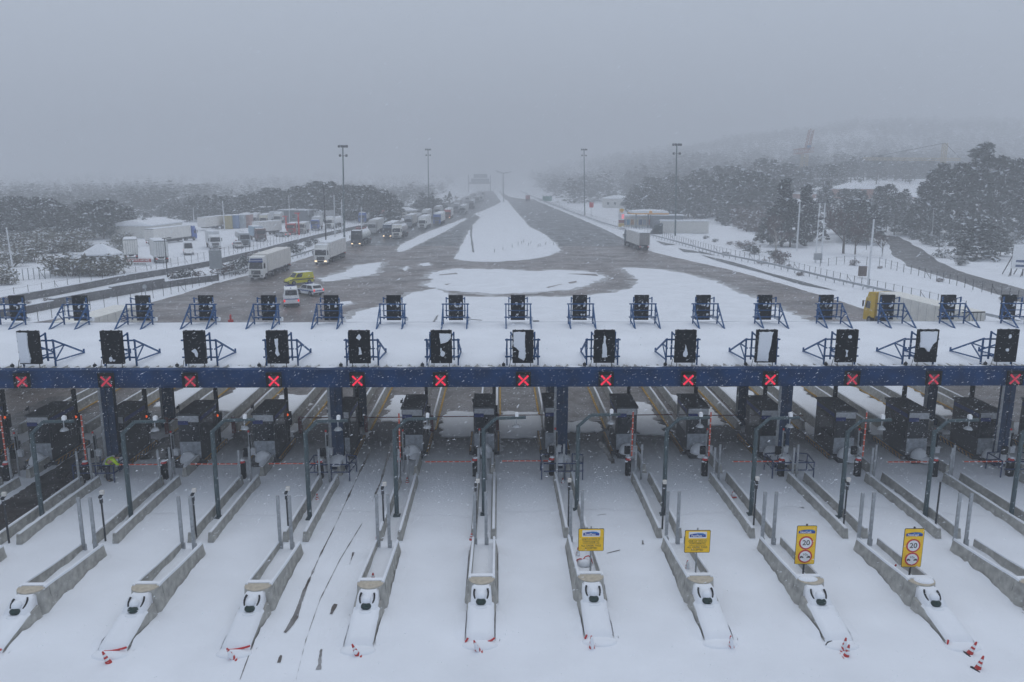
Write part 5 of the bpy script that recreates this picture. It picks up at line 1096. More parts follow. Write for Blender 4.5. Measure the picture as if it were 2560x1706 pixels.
def cross_head(n):
    def f(t, q):
        b = MB()
        for k in range(n): z = q.z - .3 - 2.0 * k; b.beam((q.x * z / q.z - 1.3, 0, z), (q.x * z / q.z + 1.3, 0, z), .12); [b.tube((q.x * z / q.z + x, 0, z), (q.x * z / q.z + x, 0, z + .3), .06, 6) for x in (-1.2, -.5, .6, 1.2)]
        ob("crossarm", b.mesh("crossarm", M_DARK), t)
    return f
M_PALE = mat("pale_pole", (.70, .72, .74), .5, var=.15)
polet("lamp_post", "slim dark lamp post in front of the white box trailer", "lamp post", (419, 694), (411, 597), .09, M_DARK, None, lamp_head)
polet("lamp_post", "thin grey lamp post beside the hut's bushes at left", "lamp post", (133, 672), (130, 633), .06, M_DARK, None, lamp_head)
polet("lamp_post", "dark lamp post rising behind the second lorry", "lamp post", (815, 608), (809, 468), .17, M_DARK, None, lamp_head)
polet("utility_pole", "pale utility pole with two crossarms at the left edge", "utility pole", (34, 686), (16, 569), .16, M_PALE, None, cross_head(2))
FG = "bare white poles beside the lorry yard"
for bs, tp, lab in (((28, 588), (25, 539), "white pole before the dark wood, leftmost of two"), ((41, 590), (36, 528), "taller white pole before the dark wood, second from the left"), ((315, 558), (313, 517), "white pole at the wood's edge, left of the pale trailer"), ((332, 563), (330, 514), "white pole touching the lone pale trailer"),
                    ((485, 560), (483, 520), "short white pole behind the warehouse"), ((562, 577), (556, 502), "white pole at the left of the coloured containers"), ((724, 558), (722, 488), "white pole over the grey shed"), ((838, 606), (835, 488), "tall white pole just right of the dark lamp post"),
                    ((855, 585), (854, 499), "white pole beside the nearest left floodlight mast"), ((904, 580), (903, 517), "thin white pole in front of the yard's tankers"), ((936, 555), (935, 505), "thin white pole near the blue-banded tanker"), ((996, 536), (996, 503), "faint white pole at the yard's far end")):
    polet("flag_pole", lab, "pole", bs, tp, .17, M_PALE, FG)
polet("lamp_post", "white concrete pole before the two tall pines at right", "lamp post", (1991.5, 628), (2000, 506), .20, M_PALE, None, lamp_head)
polet("lamp_post", "grey lamp post by the access road's fence at right", "lamp post", (2169, 722), (2185, 548), .17, M_PALE, None, lamp_head)
polet("thin_pole", "thin dark pole just left of the right access road", "pole", (2166, 625), (2169, 568), .07, M_DARK)
polet("thin_pole", "thin pole rising over the brick house", "pole", (2192, 545), (2197, 437), .12, M_PALE)
polet("thin_pole", "thin pole by the bend of the access road", "pole", (2205, 648), (2204, 598), .09, M_PALE)
polet("thin_pole", "thin pole right of the access road under the big pines", "pole", (2347, 624), (2352, 530), .08, M_DARK)
polet("thin_pole", "slim pole in the bushes under the big pines", "pole", (2330, 600), (2334, 525), .08, M_PALE)
p = GT(2046, 658); t = thing("transformer_poles", "pair of utility poles joined by crossarms with a transformer box", "utility pole", p)
for u, ut in ((2038, 2050), (2054, 2063)): q0 = GT(u, 658) - p; q1 = AY(ut, 505, p.y) - p; b = MB(); b.tube((q0.x, 0, 0), (q1.x, 0, q1.z), .17, 10, .12); ob("pole", b.mesh("pole", M_PALE), t)
b = MB(); zt = AY(2056, 506, p.y).z - p.z; x0 = AY(2056, 506, p.y).x - p.x
for z, w in ((zt, 2.2), (zt - 3.2, .9), (zt - 5.2, .9)): b.beam((x0 - w, -.15, z), (x0 + w, -.15, z), .13); [b.tube((x0 + s * w, -.15, z), (x0 + s * w, -.15, z + .4), .07, 6) for s in (-1, -.4, .4, 1)]
ob("crossarm", b.mesh("crossarm", M_DARK), t); b = MB(); b.bx(-.9, .5, -.4, .4, .6, 1.9); ob("transformer", b.mesh("transformer", M_GALV), t)
p = GT(2172, 697); t = thing("junction_cabinet", "rusty brown equipment box at the foot of the grey lamp post", "cabinet", p + Vector((-.6, 1, 0))); b = MB(); b.bx(-.7, .5, -.3, .3, .3, 2.0); ob("cabinet_body", b.mesh("cabinet_body", mat("rusty", (.12, .09, .08), .8, var=.5, vs=4)), t); b = MB(); b.bx(-.7, .5, -.3, .3, 2.0, 2.12); ob("snow_cap", b.mesh("snow_cap", SNOW), t)
# cranes
M_CR = mat("crane_pale_red", (.36, .20, .17), .6, var=.15); M_CRY = mat("crane_yellow", (.42, .35, .22), .6, var=.15)
def lattice(b, p, q, w, n):
    p, q = Vector(p), Vector(q); d = (q - p); a = Vector((0, 0, 1)) if abs(d.normalized().z) < .8 else Vector((0, 1, 0)); x = d.cross(a).normalized() * w / 2; y = d.cross(x).normalized() * w / 2
    cs = [x + y, x - y, -x - y, -x + y]
    for c in cs: b.beam(p + c, q + c, .28)
    for k in range(n):
        for i in range(4): b.beam(p + d * k / n + cs[i], p + d * (k + 1) / n + cs[(i + 1) % 4], .16)
p = at(2008, 420); t = thing("tower_crane", "faded red tower crane with a raised tip above the right wood", "crane", p); zz = lambda v: AY(2008, v, 420).z - p.z
b = MB(); lattice(b, (0, 0, -1), (0, 0, zz(386)), 2.6, 12); ob("mast", b.mesh("mast", M_CRY), t)
b = MB(); lattice(b, (4.5, 3, zz(374)), (-10, -14, zz(382)), 2.2, 8); ob("counter_jib", b.mesh("counter_jib", M_CR), t); b = MB(); lattice(b, (1, 0, zz(376)), (4, 4, zz(324)), 2.0, 7); ob("jib", b.mesh("jib", M_CR), t); b = MB(); b.bx(.6, 2.6, -1, 1, zz(372), zz(364)); ob("operator_cabin", b.mesh("operator_cabin", paint(.15, .25, .4)), t)
p = at(2354, 380); t = thing("tower_crane", "faded yellow tower crane with a long level jib over the right pines", "crane", p); zz = lambda v: AY(2354, v, 380).z - p.z
b = MB(); lattice(b, (0, 0, -1), (0, 0, zz(358)), 1.6, 16); ob("mast", b.mesh("mast", M_CRY), t); b = MB(); lattice(b, (8, 0, zz(399)), (-38, 0, zz(398)), 1.0, 24); ob("jib", b.mesh("jib", M_CRY), t); b = MB(); b.tube((0, 0, zz(358)), (-36, 0, zz(396)), .12, 6); b.tube((0, 0, zz(358)), (8, 0, zz(397)), .12, 6); ob("tie_cable", b.mesh("tie_cable", M_DARK), t)
# overhead gantry, far lamps, roadside signs
t = thing("sign_gantry", "fog-faded sign gantry spanning the left carriageway far ahead", "gantry", (-19, 860, 0), scale=1.36); b = MB()
for x in (-9.5, 7.5): b.bx(x - .3, x + .3, -.3, .3, 0, 13)
b.bx(-9.5, 7.5, -.4, .4, 6.3, 7.4); ob("frame", b.mesh("frame", M_SHED), t)
for x0, x1, z0, z1 in ((-7.5, 6.5, 7.6, 10.2), (-5.5, 5, 10.8, 13.6)): b = MB(); b.bx(x0, x1, -.5, -.4, z0, z1); ob("sign_board", b.mesh("sign_board", paint(.22, .26, .28)), t)
for u, Y, lab in ((1259, 520, "fog-faded twin-arm lamp post on the median, nearer one"), (1256, 700, "fog-faded twin-arm lamp post on the median, farther one")):
    t = thing("twin_lamp_post", lab, "lamp post", (AY(u, 450, Y).x, Y, 0), 0, "median lamp posts"); b = MB(); b.tube((0, 0, 0), (0, 0, 18.5), .22, 8, .14); ob("shaft", b.mesh("shaft", M_MAST), t); b = MB(); b.path([(-5, 0, 20), (0, 0, 18.5), (5, 0, 19.4)], .14, 6); ob("arm", b.mesh("arm", M_MAST), t)
def sign2(lab, base, v0, v1, w, m, name="road_sign", g=GT, posts=(0,), back=False):
    p = g(*base); a, c = AY(base[0], v0, p.y).z - p.z, AY(base[0], v1, p.y).z - p.z; t = thing(name, lab, "sign", p); b = MB(); b.bx(-w / 2, w / 2, -.06, 0, c, a); o = ob("plate", b.mesh("plate", m), t)
    b = MB(); [b.tube((x, .06, -.3), (x, .06, a), .07, 6) for x in posts]; ob("post", b.mesh("post", M_GALV), t)
    return t, o, a, c
sign2("red square sign on a post beyond the exit road", (1478, 545), 506, 519, 1.7, M_RED)
sign2("green direction sign in the fog by the right carriageway", (1368, 512), 491, 503, 5.5, paint(.05, .22, .17), posts=(-1.8, 1.8))
t, o, a, c = sign2("grey back of a traffic sign on two posts before the yard fence", (542, 690), 626, 672, 2.15, paint(.30, .32, .33), posts=(-.7, .7))
b = MB(); [b.bx(-1.07, 1.07, -.09, -.06, c + (a - c) * k / 6, c + (a - c) * k / 6 + .05) for k in range(1, 6)]; [b.bx(x - .04, x + .04, -.1, -.06, c, a) for x in (-.7, 0, .7)]; ob("stiffener", b.mesh("stiffener", M_GALV), o)
t, o, a, c = sign2("round grey sign back on a thin post before the lower wall", (364, 742), 713, 721, .1, M_GALV); b = MB(); b.tube((0, -.07, (a + c) / 2), (0, -.1, (a + c) / 2), .32, 16); ob("disc", b.mesh("disc", M_GALV), o)
t, o, a, c = sign2("red and white banner board with lettering at the yard corner", (350, 672), 647, 666, 4.4, M_WHITE, "banner", posts=(-2, 2)); b = MB(); b.bx(-2.19, 2.19, -.075, -.061, c + (a - c) * .55, a - .03); ob("red_strip", b.mesh("red_strip", paint(.42, .07, .06)), o); writing("lettering", "ΒΑΧΝΤ-ΗCΚΣ", .5, M_WHITE, o, (0, -.08, c + (a - c) * .78), width=3.8, bold=.01); writing("lettering", "ΡΟΝ ΜΟΣ", .4, M_INK, o, (.1, -.065, c + (a - c) * .28), width=2.2, bold=.01)
p = GT(2556, 690); t = thing("billboard", "white billboard with blue panels on raking props at the right edge", "billboard", p, -.25); b = MB(); b.bx(-1.9, 1.9, -.1, 0, 1.2, 5.2); o = ob("panel", b.mesh("panel", M_WHITE), t); b = MB(); [b.bx(-1.3, 1.5, -.13, -.1, z, z + .4) for z in (1.5, 2.3)]; ob("blue_panel", b.mesh("blue_panel", paint(.06, .10, .2)), o); b = MB(); [b.beam((x, .1, 0), (x, .1, 5.2), .16) or b.beam((x, .1, 3.5), (x - .6, 2.2, 0), .12) for x in (-1.8, 0, 1.8)]; [b.beam((x, -.05, 1.2), (x - .8, -1.5, 0), .1) for x in (-1.8, 0)]; ob("prop", b.mesh("prop", M_DARK), t)
# ------------------------------------------------------------------ walls, fences, rails
def along(pts, step):
    out = []; carry = 0
    for a, c in zip(pts, pts[1:]):
        L = (c - a).length; s = carry
        while s < L: out.append(a.lerp(c, s / L)); s += step
        carry = s - L
    return out
def wall_line(name, label, pts, h, w, m=M_CONC, steps=0, cat="wall"):
    t = thing(name, label, cat); b = MB(); s = MB(); P = along(pts, 2.0) + [pts[-1]]
    for k, (a, c) in enumerate(zip(P, P[1:])):
        z = min(hgt(a.x, a.y), hgt(c.x, c.y)); hh = h + (0.25 * ((k // 5) % 3) if steps else 0)
        d = (c - a); d.z = 0; rz_ = atan2(-d.x, d.y); m_ = (a + c) / 2
        b.box((m_.x, m_.y, z + hh / 2 - .2), (w, d.length, hh + .4), rz_); s.box((m_.x, m_.y, z + hh + .06), (w * .9, d.length, .10), rz_)
    ob("wall_body", b.mesh("wall_body", m), t); ob("snow_cap", s.mesh("snow_cap", SNOW), t)
M_OLD = mat("old_concrete", (.135, .135, .14), .9, var=.35, vs=.8, bump=.3)
GL = lambda L: [GT(u, v) for u, v in L]
UP = [(-60, 777), (0, 764), (130, 740), (300, 706), (408, 688), (528, 665), (640, 637), (720, 615), (800, 594), (900, 571), (1000, 549)]
wall_line("retaining_wall", "long grey retaining wall below the yard fence, upper of two", GL(UP), 1.0, .5, M_OLD)
wall_line("retaining_wall", "lower grey stepped retaining wall behind the left canopy signs", GL([(-60, 802), (60, 786), (98, 778), (220, 754), (364, 728), (450, 714), (545, 702)]), .95, .6, M_OLD, 1)
_fp = {}
def fence(label, pts, step, h, m=M_DARK, rails=(.9,), r=.035, name="wire_fence", lean=0, cat="fence"):
    t = thing(name, label, cat, pts[0]); P = along(pts, step); o0 = pts[0]
    if (h, r) not in _fp: b = MB(); b.tube((0, 0, -.3), (lean, 0, h), r, 6); _fp[(h, r)] = b.mesh("post", m)
    b = MB()
    for k, p in enumerate(P):
        z = hgt(p.x, p.y); ob("post", _fp[(h, r)], t, (p.x - o0.x, p.y - o0.y, z - o0.z))
        if k % 9 == 4: b.tube((p.x - o0.x, p.y - o0.y, z - o0.z + h * .8), (p.x - o0.x + 1.0, p.y - o0.y, z - o0.z), r * .8, 6)
    for a, c in zip(P, P[1:]):
        for z in rails: b.beam((a.x - o0.x, a.y - o0.y, hgt(a.x, a.y) - o0.z + h * z), (c.x - o0.x, c.y - o0.y, hgt(c.x, c.y) - o0.z + h * z), .018)
    ob("wire", b.mesh("wire", m), t)
fence("wire fence on slim posts along the upper grey wall at left", GL([(0, 757), (130, 732), (300, 699), (392, 684)]), 2.6, 1.7)
fence("tall wire fence of the lorry yard above the wall", GL([(392, 684), (528, 655), (640, 626), (720, 604), (799, 587), (900, 565), (1002, 544)]), 2.4, 2.2, rails=(.98, .5))
fence("wire fence on the snowbank along the lower wall at left", GL([(60, 812), (220, 776), (330, 757), (408, 741), (541, 704), (600, 688)]), 2.1, 1.7)
fence("grey-green barred yard gate at the far left", GL([(45, 704), (90, 700), (137, 696)]), .8, 2.0, M_POLE, (.98, .08), .05, "yard_gate", cat="gate")
RG_ = [(1576, 582), (1642, 597), (1720, 619), (1795, 641), (1923, 668), (2048, 699), (2191, 733), (2300, 758), (2405, 787), (2511, 811), (2600, 832)]
fence("row of fence posts behind the right guardrail", GL([(u + 14, v - 3) for u, v in RG_[1:9]]), 2.0, 1.5, rails=(.95,), r=.045, name="post_fence")
fence("fence posts along the exit road by the fuel station", GL([(1345, 500), (1437, 533), (1508, 556), (1576, 576), (1640, 592)]), 3.0, 1.6, name="post_fence")
fence("leaning wooden fence posts below the access road at right", GL([(2050, 668), (2120, 660), (2200, 665), (2250, 680), (2300, 692), (2380, 712), (2440, 727), (2500, 742), (2580, 765)]), 2.3, 1.6, M_DARK, (.9, .5), .05, "post_fence")
def guardrail(label, pts):
    t = thing("guardrail", label, "guardrail", pts[0]); o0 = pts[0]; P = along(pts, 2.6); b = MB()
    for a, c in zip(P, P[1:]): b.beam(Vector((a.x, a.y, hgt(a.x, a.y) + .68)) - o0, Vector((c.x, c.y, hgt(c.x, c.y) + .68)) - o0, .07, .32)
    ob("rail", b.mesh("rail", M_GALV), t); b = MB(); b.bx(-.06, .06, -.06, .06, -.3, .7); me = b.mesh("post", M_GALV)
    for p in P: ob("post", me, t, (p.x - o0.x, p.y - o0.y + .1, hgt(p.x, p.y) - o0.z))
    b = MB(); [b.beam(Vector((a.x, a.y, hgt(a.x, a.y) + .86)) - o0, Vector((c.x, c.y, hgt(c.x, c.y) + .86)) - o0, .10, .05) for a, c in zip(P, P[1:])]; ob("snow_cap", b.mesh("snow_cap", SNOW), t)
guardrail("steel guardrail along the right exit road", GL(RG_)); guardrail("steel guardrail behind the first queueing lorries", GL([(560, 697), (600, 687), (743, 646), (780, 634), (840, 612)]))
guardrail("fog-faded guardrail beside the far right carriageway", GL([(1300, 478), (1345, 499), (1437, 536), (1508, 562), (1576, 582)]))
# thin snow poles on the island
for k, (u, v) in enumerate([(1236, 633), (1257, 627), (1280, 621), (1295, 616), (1304, 612), (1309, 608), (1321, 616), (1327, 611), (1364, 615), (1384, 615), (1345, 620), (1350, 619)]):
    p = G(u, v); tag(ob("marker_stub", (lambda b: (b.tube((0, 0, 0), (.05, 0, .95), .055, 6), b)[-1])(MB()).mesh("marker_stub", M_DARK), None, p), "short dark stake standing in the snow of the traffic island", "stake", "stakes on the snowy traffic island")
for u, v, lab in ((855, 640 + 58, "thin red marker post beside the yellow van"), (577, 806, "red plastic bollard lying near the canopy's rear edge"), (1462, 541, "red barrier block at the slim mast's foot")):
    p = G(u if v != 698 else 778, v if v != 698 else 702); tag(ob("marker_post", (lambda b: (b.tube((0, 0, 0), (0, 0, .9), .12, 8), b.bx(-.25, .25, -.2, .2, 0, .3), b)[-1])(MB()).mesh("marker_post", M_RED), None, p), lab, "marker post")
# ------------------------------------------------------------------ trees and bushes
M_NEED = mat("pine_needles", (.040, .052, .047), .8, var=.5, vs=1.2); M_LEAF = mat("olive_leaves", (.11, .105, .075), .8, var=.4, vs=1.2); M_BARK = mat("bark", (.085, .07, .062), .9, var=.3); M_BIRCH = mat("pale_bark", (.40, .38, .36), .8, var=.3); M_TWIG = mat("brown_twigs", (.10, .070, .065), .9, var=.3)
def clump(b, c, r, n, s, q, snow):
    for _ in range(n):
        d = Vector((q.gauss(0, 1), q.gauss(0, 1), q.gauss(0, 1))).normalized(); p = c + Vector((d.x * r, d.y * r, d.z * r * .62)) * q.random() ** .4
        u = Vector((q.gauss(0, 1), q.gauss(0, 1), q.gauss(0, .6))).normalized(); v = u.cross(Vector((q.gauss(0, 1), q.gauss(0, 1), q.gauss(0, 1)))).normalized(); k = s * q.uniform(.5, 1.3)
        b.m = 1 if q.random() < snow * (1.7 if p.z > c.z else .3) else 0
        b.add([p - u * k, p + v * k * .35, p + u * k, p - v * k * .35], [(0, 1, 2, 3)])
def crown_pine(q, h=12, wide=3.2, lo=.28, n=70, cone_=.0, snow=.16, per=26):
    b = MB(); t = MB(); top = Vector((q.uniform(-.4, .4), q.uniform(-.4, .4), h * .93))
    t.tube((0, 0, -.5), (top.x * .5, top.y * .5, h * .5), h * .018, 8, h * .012, False); t.tube((top.x * .5, top.y * .5, h * .5), top, h * .012, 6, .03, False)
    for k in range(n):
        f = lo + (1 - lo) * q.random() ** .9; a = q.uniform(0, 2 * pi)
        prof = (1 - f) / (1 - lo) * 1.15 + .06 if cone_ else sin(pi * min(1, ((f - lo) / (1 - lo)) ** .75 * .93 + .05)) ** .8
        rr = wide * prof * (q.uniform(.3, 1.0) if cone_ else q.uniform(.25, 1.15)); c = Vector((rr * cos(a) + top.x * f, rr * sin(a) + top.y * f, h * f - (.12 * rr if cone_ else -.05 * rr)))
        r = wide * q.uniform(.15, .34) * (.75 if cone_ else 1); clump(b, c, r, per, wide * .115, q, snow)
        if k % 3 == 0: t.tube((top.x * f * .9, top.y * f * .9, h * f * .92), c, .05, 5, .02, False)
    return b.mesh("crown", M_NEED, SNOW), t.mesh("trunk", M_BARK)
def bare(q, h=8, m=M_BARK, dens=5, twig=M_TWIG):
    b = MB(); t = MB(); 
    def br(p, d, L, r, lv):
        e = p + d * L; (t if lv < 2 else b).tube(p, e, r, 5, r * .55, False)
        if lv >= 4: return
        for _ in range(dens if lv else dens + 2):
            nd = (d * q.uniform(.6, 1.1) + Vector((q.gauss(0, .5), q.gauss(0, .5), q.uniform(-.05, .45)))).normalized(); br(p + d * L * q.uniform(.35, 1.0), nd, L * q.uniform(.5, .72), max(.022, r * .5), lv + 1)
    br(Vector((0, 0, -.3)), Vector((.05, 0, 1)).normalized(), h * .42, h * .017, 0)
    return b.mesh("crown", twig), t.mesh("trunk", m)
def bush(q, m, w=1.6, h=1.7, n=16, snow=.2):
    b = MB(); t = MB()
    for k in range(n):
        a = q.uniform(0, 2 * pi); rr = w * .75 * q.random() ** .5; c = Vector((rr * cos(a), rr * sin(a), h * q.uniform(.2, .85) * (1.1 - .4 * rr / w))); clump(b, c, w * .34, 24, .19, q, snow); t.tube((c.x * .2, c.y * .2, -.2), c, .03, 5, .01, False)
    return b.mesh("foliage", m, SNOW), t.mesh("stem", M_BARK)
q = random.Random(3)
KIND = {
    "pine": ("pine_tree", "tree", [crown_pine(random.Random(10 + k), 12, 3.3 + .5 * k, .10, 66 + 8 * k, k % 2, .11, 22) for k in range(6)], 12, ("crown", "trunk")),
    "tall": ("pine_tree", "tree", [crown_pine(random.Random(20 + k), 16, 4.6, .10, 130, 1, .10, 26) for k in range(3)], 16, ("crown", "trunk")),
    "far": ("pine_tree", "tree", [crown_pine(random.Random(30 + k), 12, 3.6, .10, 60, k % 2, .06, 20) for k in range(3)], 12, ("crown", "trunk")),
    "bare": ("bare_tree", "tree", [bare(random.Random(40 + k), 9, M_BARK, 4) for k in range(2)], 9, ("crown", "trunk")),
    "birch": ("bare_tree", "tree", [bare(random.Random(45), 9, M_BIRCH, 4)], 9, ("crown", "trunk")),
    "bush": ("snowy_bush", "bush", [bush(random.Random(50 + k), M_LEAF, 1.7, 1.9, 18) for k in range(3)], 1.9, ("foliage", "stem")),
    "dark": ("dark_bush", "bush", [bush(random.Random(60 + k), M_NEED, 1.8, 2.2, 20, .14) for k in range(2)], 2.2, ("foliage", "stem")),
    "twig": ("brown_bush", "bush", [bush(random.Random(70 + k), M_TWIG, 1.6, 1.8, 16, .16) for k in range(2)], 1.8, ("foliage", "stem"))}
def plant(kind, u, vb, vt, label, group, wide=1.0, Y=None):
    name, cat, ms, h, pn = KIND[kind]; p = GT(u, vb) if Y is None else at(u, Y); H = AY(u, vt, p.y).z - p.z; s = max(.15, H / h); a, c = q.choice(ms)
    t = thing(name, label, cat, p, q.uniform(0, 6.28), group, (s * wide, s * wide, s)); ob(pn[0], a, t); ob(pn[1], c, t)
MASS = [crown_pine(random.Random(80 + k), 12, 4.0, .03, 20, k % 2, .03, 9) for k in range(4)]; mass = []
def far_tree(u, vt, Y, wide):
    p = at(u, Y); H = AY(u, vt, Y).z - p.z
    if H > 3: mass.append((q.choice(MASS)[0], p, H / 12, q.uniform(0, 6.28), wide))
def interp(P, u):
    for (a, va), (c, vc) in zip(P, P[1:]):
        if a <= u <= c: return va + (vc - va) * (u - a) / (c - a)
    return P[0][1] if u < P[0][0] else P[-1][1]
def belt(kind, u0, u1, du, base, tops, label, group, jt=6, rows=1, wide=1.15, Y=None, far=False):
    for r in range(rows):
        u = u0
        while u < u1:
            vb = base + (r * -9) + q.uniform(-5, 5); vt = interp(tops, u) + abs(q.gauss(0, jt)) + r * 1.5
            if far: far_tree(u, vt, Y * q.uniform(.88, 1.15), wide); u += du * q.uniform(.6, 1.3); continue
            plant(kind, u, vb, vt, label, group, wide * q.uniform(.9, 1.2), None if Y is None else Y * q.uniform(.93, 1.07) + r * 25); u += du * q.uniform(.7, 1.3)
A_ = [(-40, 497), (0, 495), (70, 491), (136, 495), (185, 526), (210, 503), (260, 499), (313, 507), (340, 530)]
belt("pine", -50, 335, 22, 594, A_, "dark round pine in the dense belt along the left edge of the photo", "pines of the left wood", 7, 3, 1.2)
B_ = [(345, 540), (380, 527), (420, 505), (500, 487), (570, 490), (600, 492), (636, 477), (682, 468), (736, 470), (785, 457), (815, 451), (845, 459), (894, 464), (929, 462), (959, 468), (986, 481), (1000, 500)]
belt("pine", 350, 1000, 17, 551, B_, "dark pine in the wood behind the lorry yard", "pines behind the lorry yard", 6, 2, 1.25)
for u, vb, vt in ((1045, 535, 500), (1056, 538, 481), (1068, 537, 492), (1082, 536, 484), (1097, 534, 496)): plant("pine", u, vb, vt, "pine in the small clump right at the slim left mast's foot", "pines of the centre clump", 1.1)
for u, vb, vt, k in ((1125, 524, 480, "far"), (1140, 515, 484, "bare"), (1009, 530, 508, "pine"), (1115, 522, 490, "far")): plant(k, u, vb, vt, "small fogged tree standing close beside the queueing lorries", "fogged trees beside the queue")
C_ = [(1300, 452), (1340, 440), (1400, 432), (1450, 436), (1508, 440), (1570, 450)]
D_ = [(1575, 470), (1590, 452), (1615, 443), (1650, 440), (1690, 430), (1720, 424), (1765, 428), (1795, 416), (1850, 412), (1895, 399), (1950, 398), (1975, 410), (2080, 412)]
belt("pine", 1585, 1900, 16, 541, [(u, v + 22) for u, v in D_], "dark pine in the front edge of the wood behind the fuel station", "pines behind the fuel station", 8, 1, 1.25)
belt("pine", 1590, 2100, 17, 521, D_, "grey pine in the wood rising behind the fuel station", "grey pines in the right wood", 9, 1, 1.3, 380)
belt("far", 2060, 2330, 20, 506, [(2060, 420), (2130, 392), (2200, 386), (2260, 396), (2330, 392)], "greyish pine on the slope behind the brick house", "pines behind the brick house", 8, 2, 1.3, 430)
for u, vb, vt in ((1953, 616, 452), (2003, 612, 466), (1925, 612, 518), (1975, 618, 500), (2030, 606, 505), (1905, 606, 545)): plant("tall", u, vb, vt, "dark tall pine in the group behind the white concrete pole", "tall pines behind the white pole", 1.15)
for u, vb, vt in ((2296, 590, 458), (2322, 588, 428), (2345, 590, 414), (2385, 596, 410), (2425, 594, 374), (2442, 600, 364), (2478, 596, 396), (2515, 592, 402), (2548, 588, 398), (2575, 585, 392)): plant("tall", u, vb, vt, "big dark pine in the tall group at the right edge", "big pines at the right edge", 1.15)
for u, vb, vt in ((2405, 642, 566), (2440, 648, 552), (2475, 646, 560), (2500, 640, 580)): plant("pine", u, vb, vt, "bushy dark tree under the big pines by the access road", "bushy trees by the access road", 1.5)
for u, vb, vt in ((2235, 588, 500), (2215, 580, 520), (2265, 585, 530), (2150, 606, 502), (2170, 612, 520), (2130, 604, 520), (2125, 596, 500)): plant("pine", u, vb, vt, "mid-sized pine between the twin utility poles and the access road", "mid-sized pines left of the access road", 1.15)
for u, vb, vt, lab in ((2108, 634, 476, "bare brown-twigged tree left of the access road, taller one"), (2138, 636, 530, "bare brown-twigged tree left of the access road, lower one"), (2205, 640, 560, "bare small tree at the bend of the access road")): plant("bare", u, vb, vt, lab, None, 1.3)
for k in range(20): u = q.uniform(2060, 2310); vb = q.uniform(520, 588); plant("pine", u, vb, vb - q.uniform(48, 86) * (1.1 if vb > 550 else .9), "pine in the thicket between the brick house and the access road", "pines below the brick house", 1.2)
for k in range(14): u = q.uniform(1800, 1960); vb = q.uniform(536, 566); plant("pine" if k % 3 else "twig", u, vb, vb - q.uniform(25, 60), "small pine on the snowy rise left of the tall pines", "small pines on the rise", 1.2)
plant("birch", 1940, 634, 500, "bare white-stemmed tree in front of the tall pines", None, 1.2)
W1 = "brown snowy bushes on the right slope"
for u, vb, vt in ((1870, 575, 545), (1890, 580, 540), (1850, 570, 548), (1905, 585, 556), (1835, 562, 548)): plant("twig", u, vb, vt, "reddish brown bush left of the tall pines", W1, 1.2)
for u, vb, vt in ((1764, 598, 588), (1787, 606, 596), (1825, 612, 602), (1862, 622, 598), (1870, 628, 612), (1884, 636, 608), (1935, 646, 622), (1950, 652, 624), (1905, 660, 646), (1950, 662, 646), (1972, 672, 660), (1815, 640, 628), (2135, 664, 648), (2000, 690, 678), (2350, 706, 694), (2510, 752, 738), (2200, 672, 664)): plant("twig" if q.random() < .6 else "dark", u, vb, vt, "small snow-dusted bush on the snowy slope behind the right guardrail", W1 if False else "small bushes on the right slope", 1.3)
for u, vb, vt in ((2320, 612, 580), (2350, 618, 590), (2375, 605, 575), (2290, 600, 575), (2535, 610, 585), (2400, 664, 640), (2358, 645, 620)): plant("dark", u, vb, vt, "snowy bush right of the access road", "bushes right of the access road", 1.3)
W2 = "olive bushes at the far left"
for k in range(46):
    u = q.uniform(-40, 210); vb = q.uniform(600, 668) if u < 90 else q.uniform(600, 640); plant("bush", u, vb, vb - q.uniform(22, 40), "olive brown snowy bush in front of the left wood", W2, 1.3)
for u, vb, vt in ((0, 712, 672), (25, 712, 690), (-20, 705, 660)): plant("bush", u, vb, vt, "grey-olive bush at the left edge beside the yard gate", "bushes beside the yard gate", 1.4)
for u, vb, vt in ((150, 686, 636), (175, 690, 628), (200, 688, 640), (232, 690, 652), (258, 690, 645), (285, 684, 630), (215, 684, 655)): plant("bush", u, vb, vt, "dark olive tree-like bush around the little hut", "bushes round the little hut", 1.2)
for k in range(10): u = q.uniform(215, 320); vb = q.uniform(606, 640); plant("bush", u, vb, vb - q.uniform(20, 32), "brownish bush behind the little hut", "bushes behind the little hut", 1.3)
for u, vb, vt in ((462, 705, 668), (448, 700, 676), (490, 702, 676), (560, 686, 650), (575, 678, 652), (600, 668, 640), (618, 664, 636), (590, 684, 655), (636, 654, 628)): plant("dark" if q.random() < .5 else "twig", u, vb, vt, "dark bush along the foot of the upper grey wall", "bushes along the upper wall", 1.3)
for u, vb, vt in ((735, 630, 604), (728, 624, 606), (748, 636, 612), (770, 618, 598), (788, 612, 594)): plant("dark", u, vb, vt, "dark bush behind the first lorry's tail", "bushes behind the first lorry", 1.2)
for u, vb, vt in ((122, 756, 742), (70, 760, 752)): plant("twig", u, vb, vt, "low withered bush on the snowbank between the grey walls", "low bushes between the walls", 1.4)

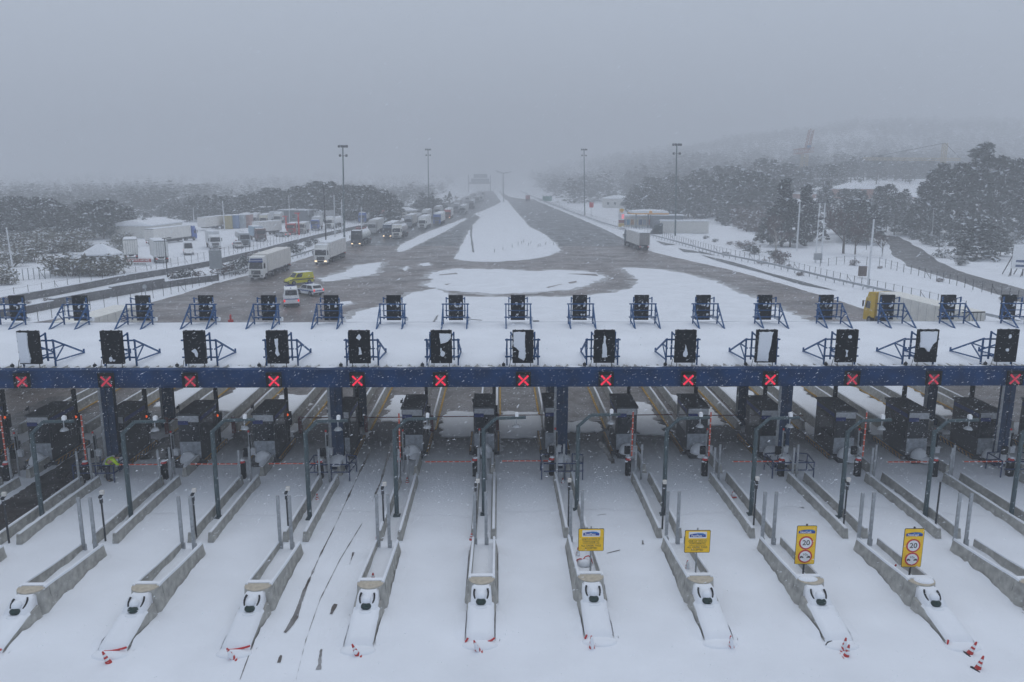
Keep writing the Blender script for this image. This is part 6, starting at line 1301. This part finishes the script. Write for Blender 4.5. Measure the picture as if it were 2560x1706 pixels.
for _ in range(12500):
    Y = 360 + 1140 * q.random() ** 1.35; X = q.uniform(-.72, .76) * Y
    cx = G(1235, 470).x * Y / G(1235, 470).y
    if abs(X - cx) < 34 + .02 * Y or noise.noise((X * .008, Y * .008, 21)) < -.38: continue
    if X > 0 and Y < 500 or X < 0 and q.random() < .4: continue
    if X < 0 and Y < 430 and X > -95: continue
    mass.append((q.choice(MASS)[0], Vector((X, Y, hgt(X, Y) - .5)), q.uniform(.75, 1.4) * ((.62 if X < 0 else .95) + .45 * noise.noise((X * .013, Y * .013, 33))), q.uniform(0, 6.28), q.uniform(1.4, 2.1)))
b = MB()
for me, p, k, a, wd in mass:
    M = Matrix.Translation(p) @ Matrix.Rotation(a, 4, 'Z') @ Matrix.Diagonal((k * wd, k * wd, k, 1)); o = len(b.v)
    b.v += [tuple(M @ v.co) for v in me.vertices]; b.f += [[o + i for i in f.vertices] for f in me.polygons]; b.mi += [f.material_index for f in me.polygons]; b.sm += [False] * len(me.polygons)
struct("distant_wood", b.mesh("distant_wood", M_NEED, SNOW), "stuff")

# ------------------------------------------------------------------ falling snow and the snowy air
b = MB(); q = random.Random(99)
wind = Vector((-.86, .1, -.5)).normalized()
for k in range(230000):
    p = Vector((q.uniform(-62, 62), 13 + 110 * q.random() ** .9, q.uniform(.3, 36))) if k < 140000 else Vector((q.uniform(-36, 36), q.uniform(13, 54), q.uniform(.3, 20)))
    r = .0038 + .0075 * q.random() ** 2.4; d = (wind + Vector((q.gauss(0, .14), q.gauss(0, .2), q.gauss(0, .14)))).normalized()
    x = d.cross(Vector((0, 0, 1))).normalized() * r; y = d.cross(x).normalized() * r; e = d * r * q.uniform(2.0, 5.5)
    b.add([p + e, p + x - e * .4, p - x * .5 + y * .87 - e * .4, p - x * .5 - y * .87 - e * .4], [(0, 1, 2), (0, 2, 3), (0, 3, 1), (1, 3, 2)])
m_fl = mat("snowflake", (.86, .88, .92), .9, var=0)
struct("falling_snow", b.mesh("falling_snow", m_fl), "stuff")
b = MB(); b.bx(-1340, 1340, -90, 2340, -3, 150)
m = bpy.data.materials.new("snowy_air"); m.use_nodes = True; t_ = m.node_tree; t_.nodes.remove(t_.nodes["Principled BSDF"])
vol = t_.nodes.new("ShaderNodeVolumePrincipled"); vol.inputs["Density"].default_value = .0019; vol.inputs["Color"].default_value = (.85, .87, .90, 1); vol.inputs["Anisotropy"].default_value = 0
t_.links.new(vol.outputs[0], t_.nodes["Material Output"].inputs["Volume"])
struct("haze", b.mesh("haze", m), "stuff")
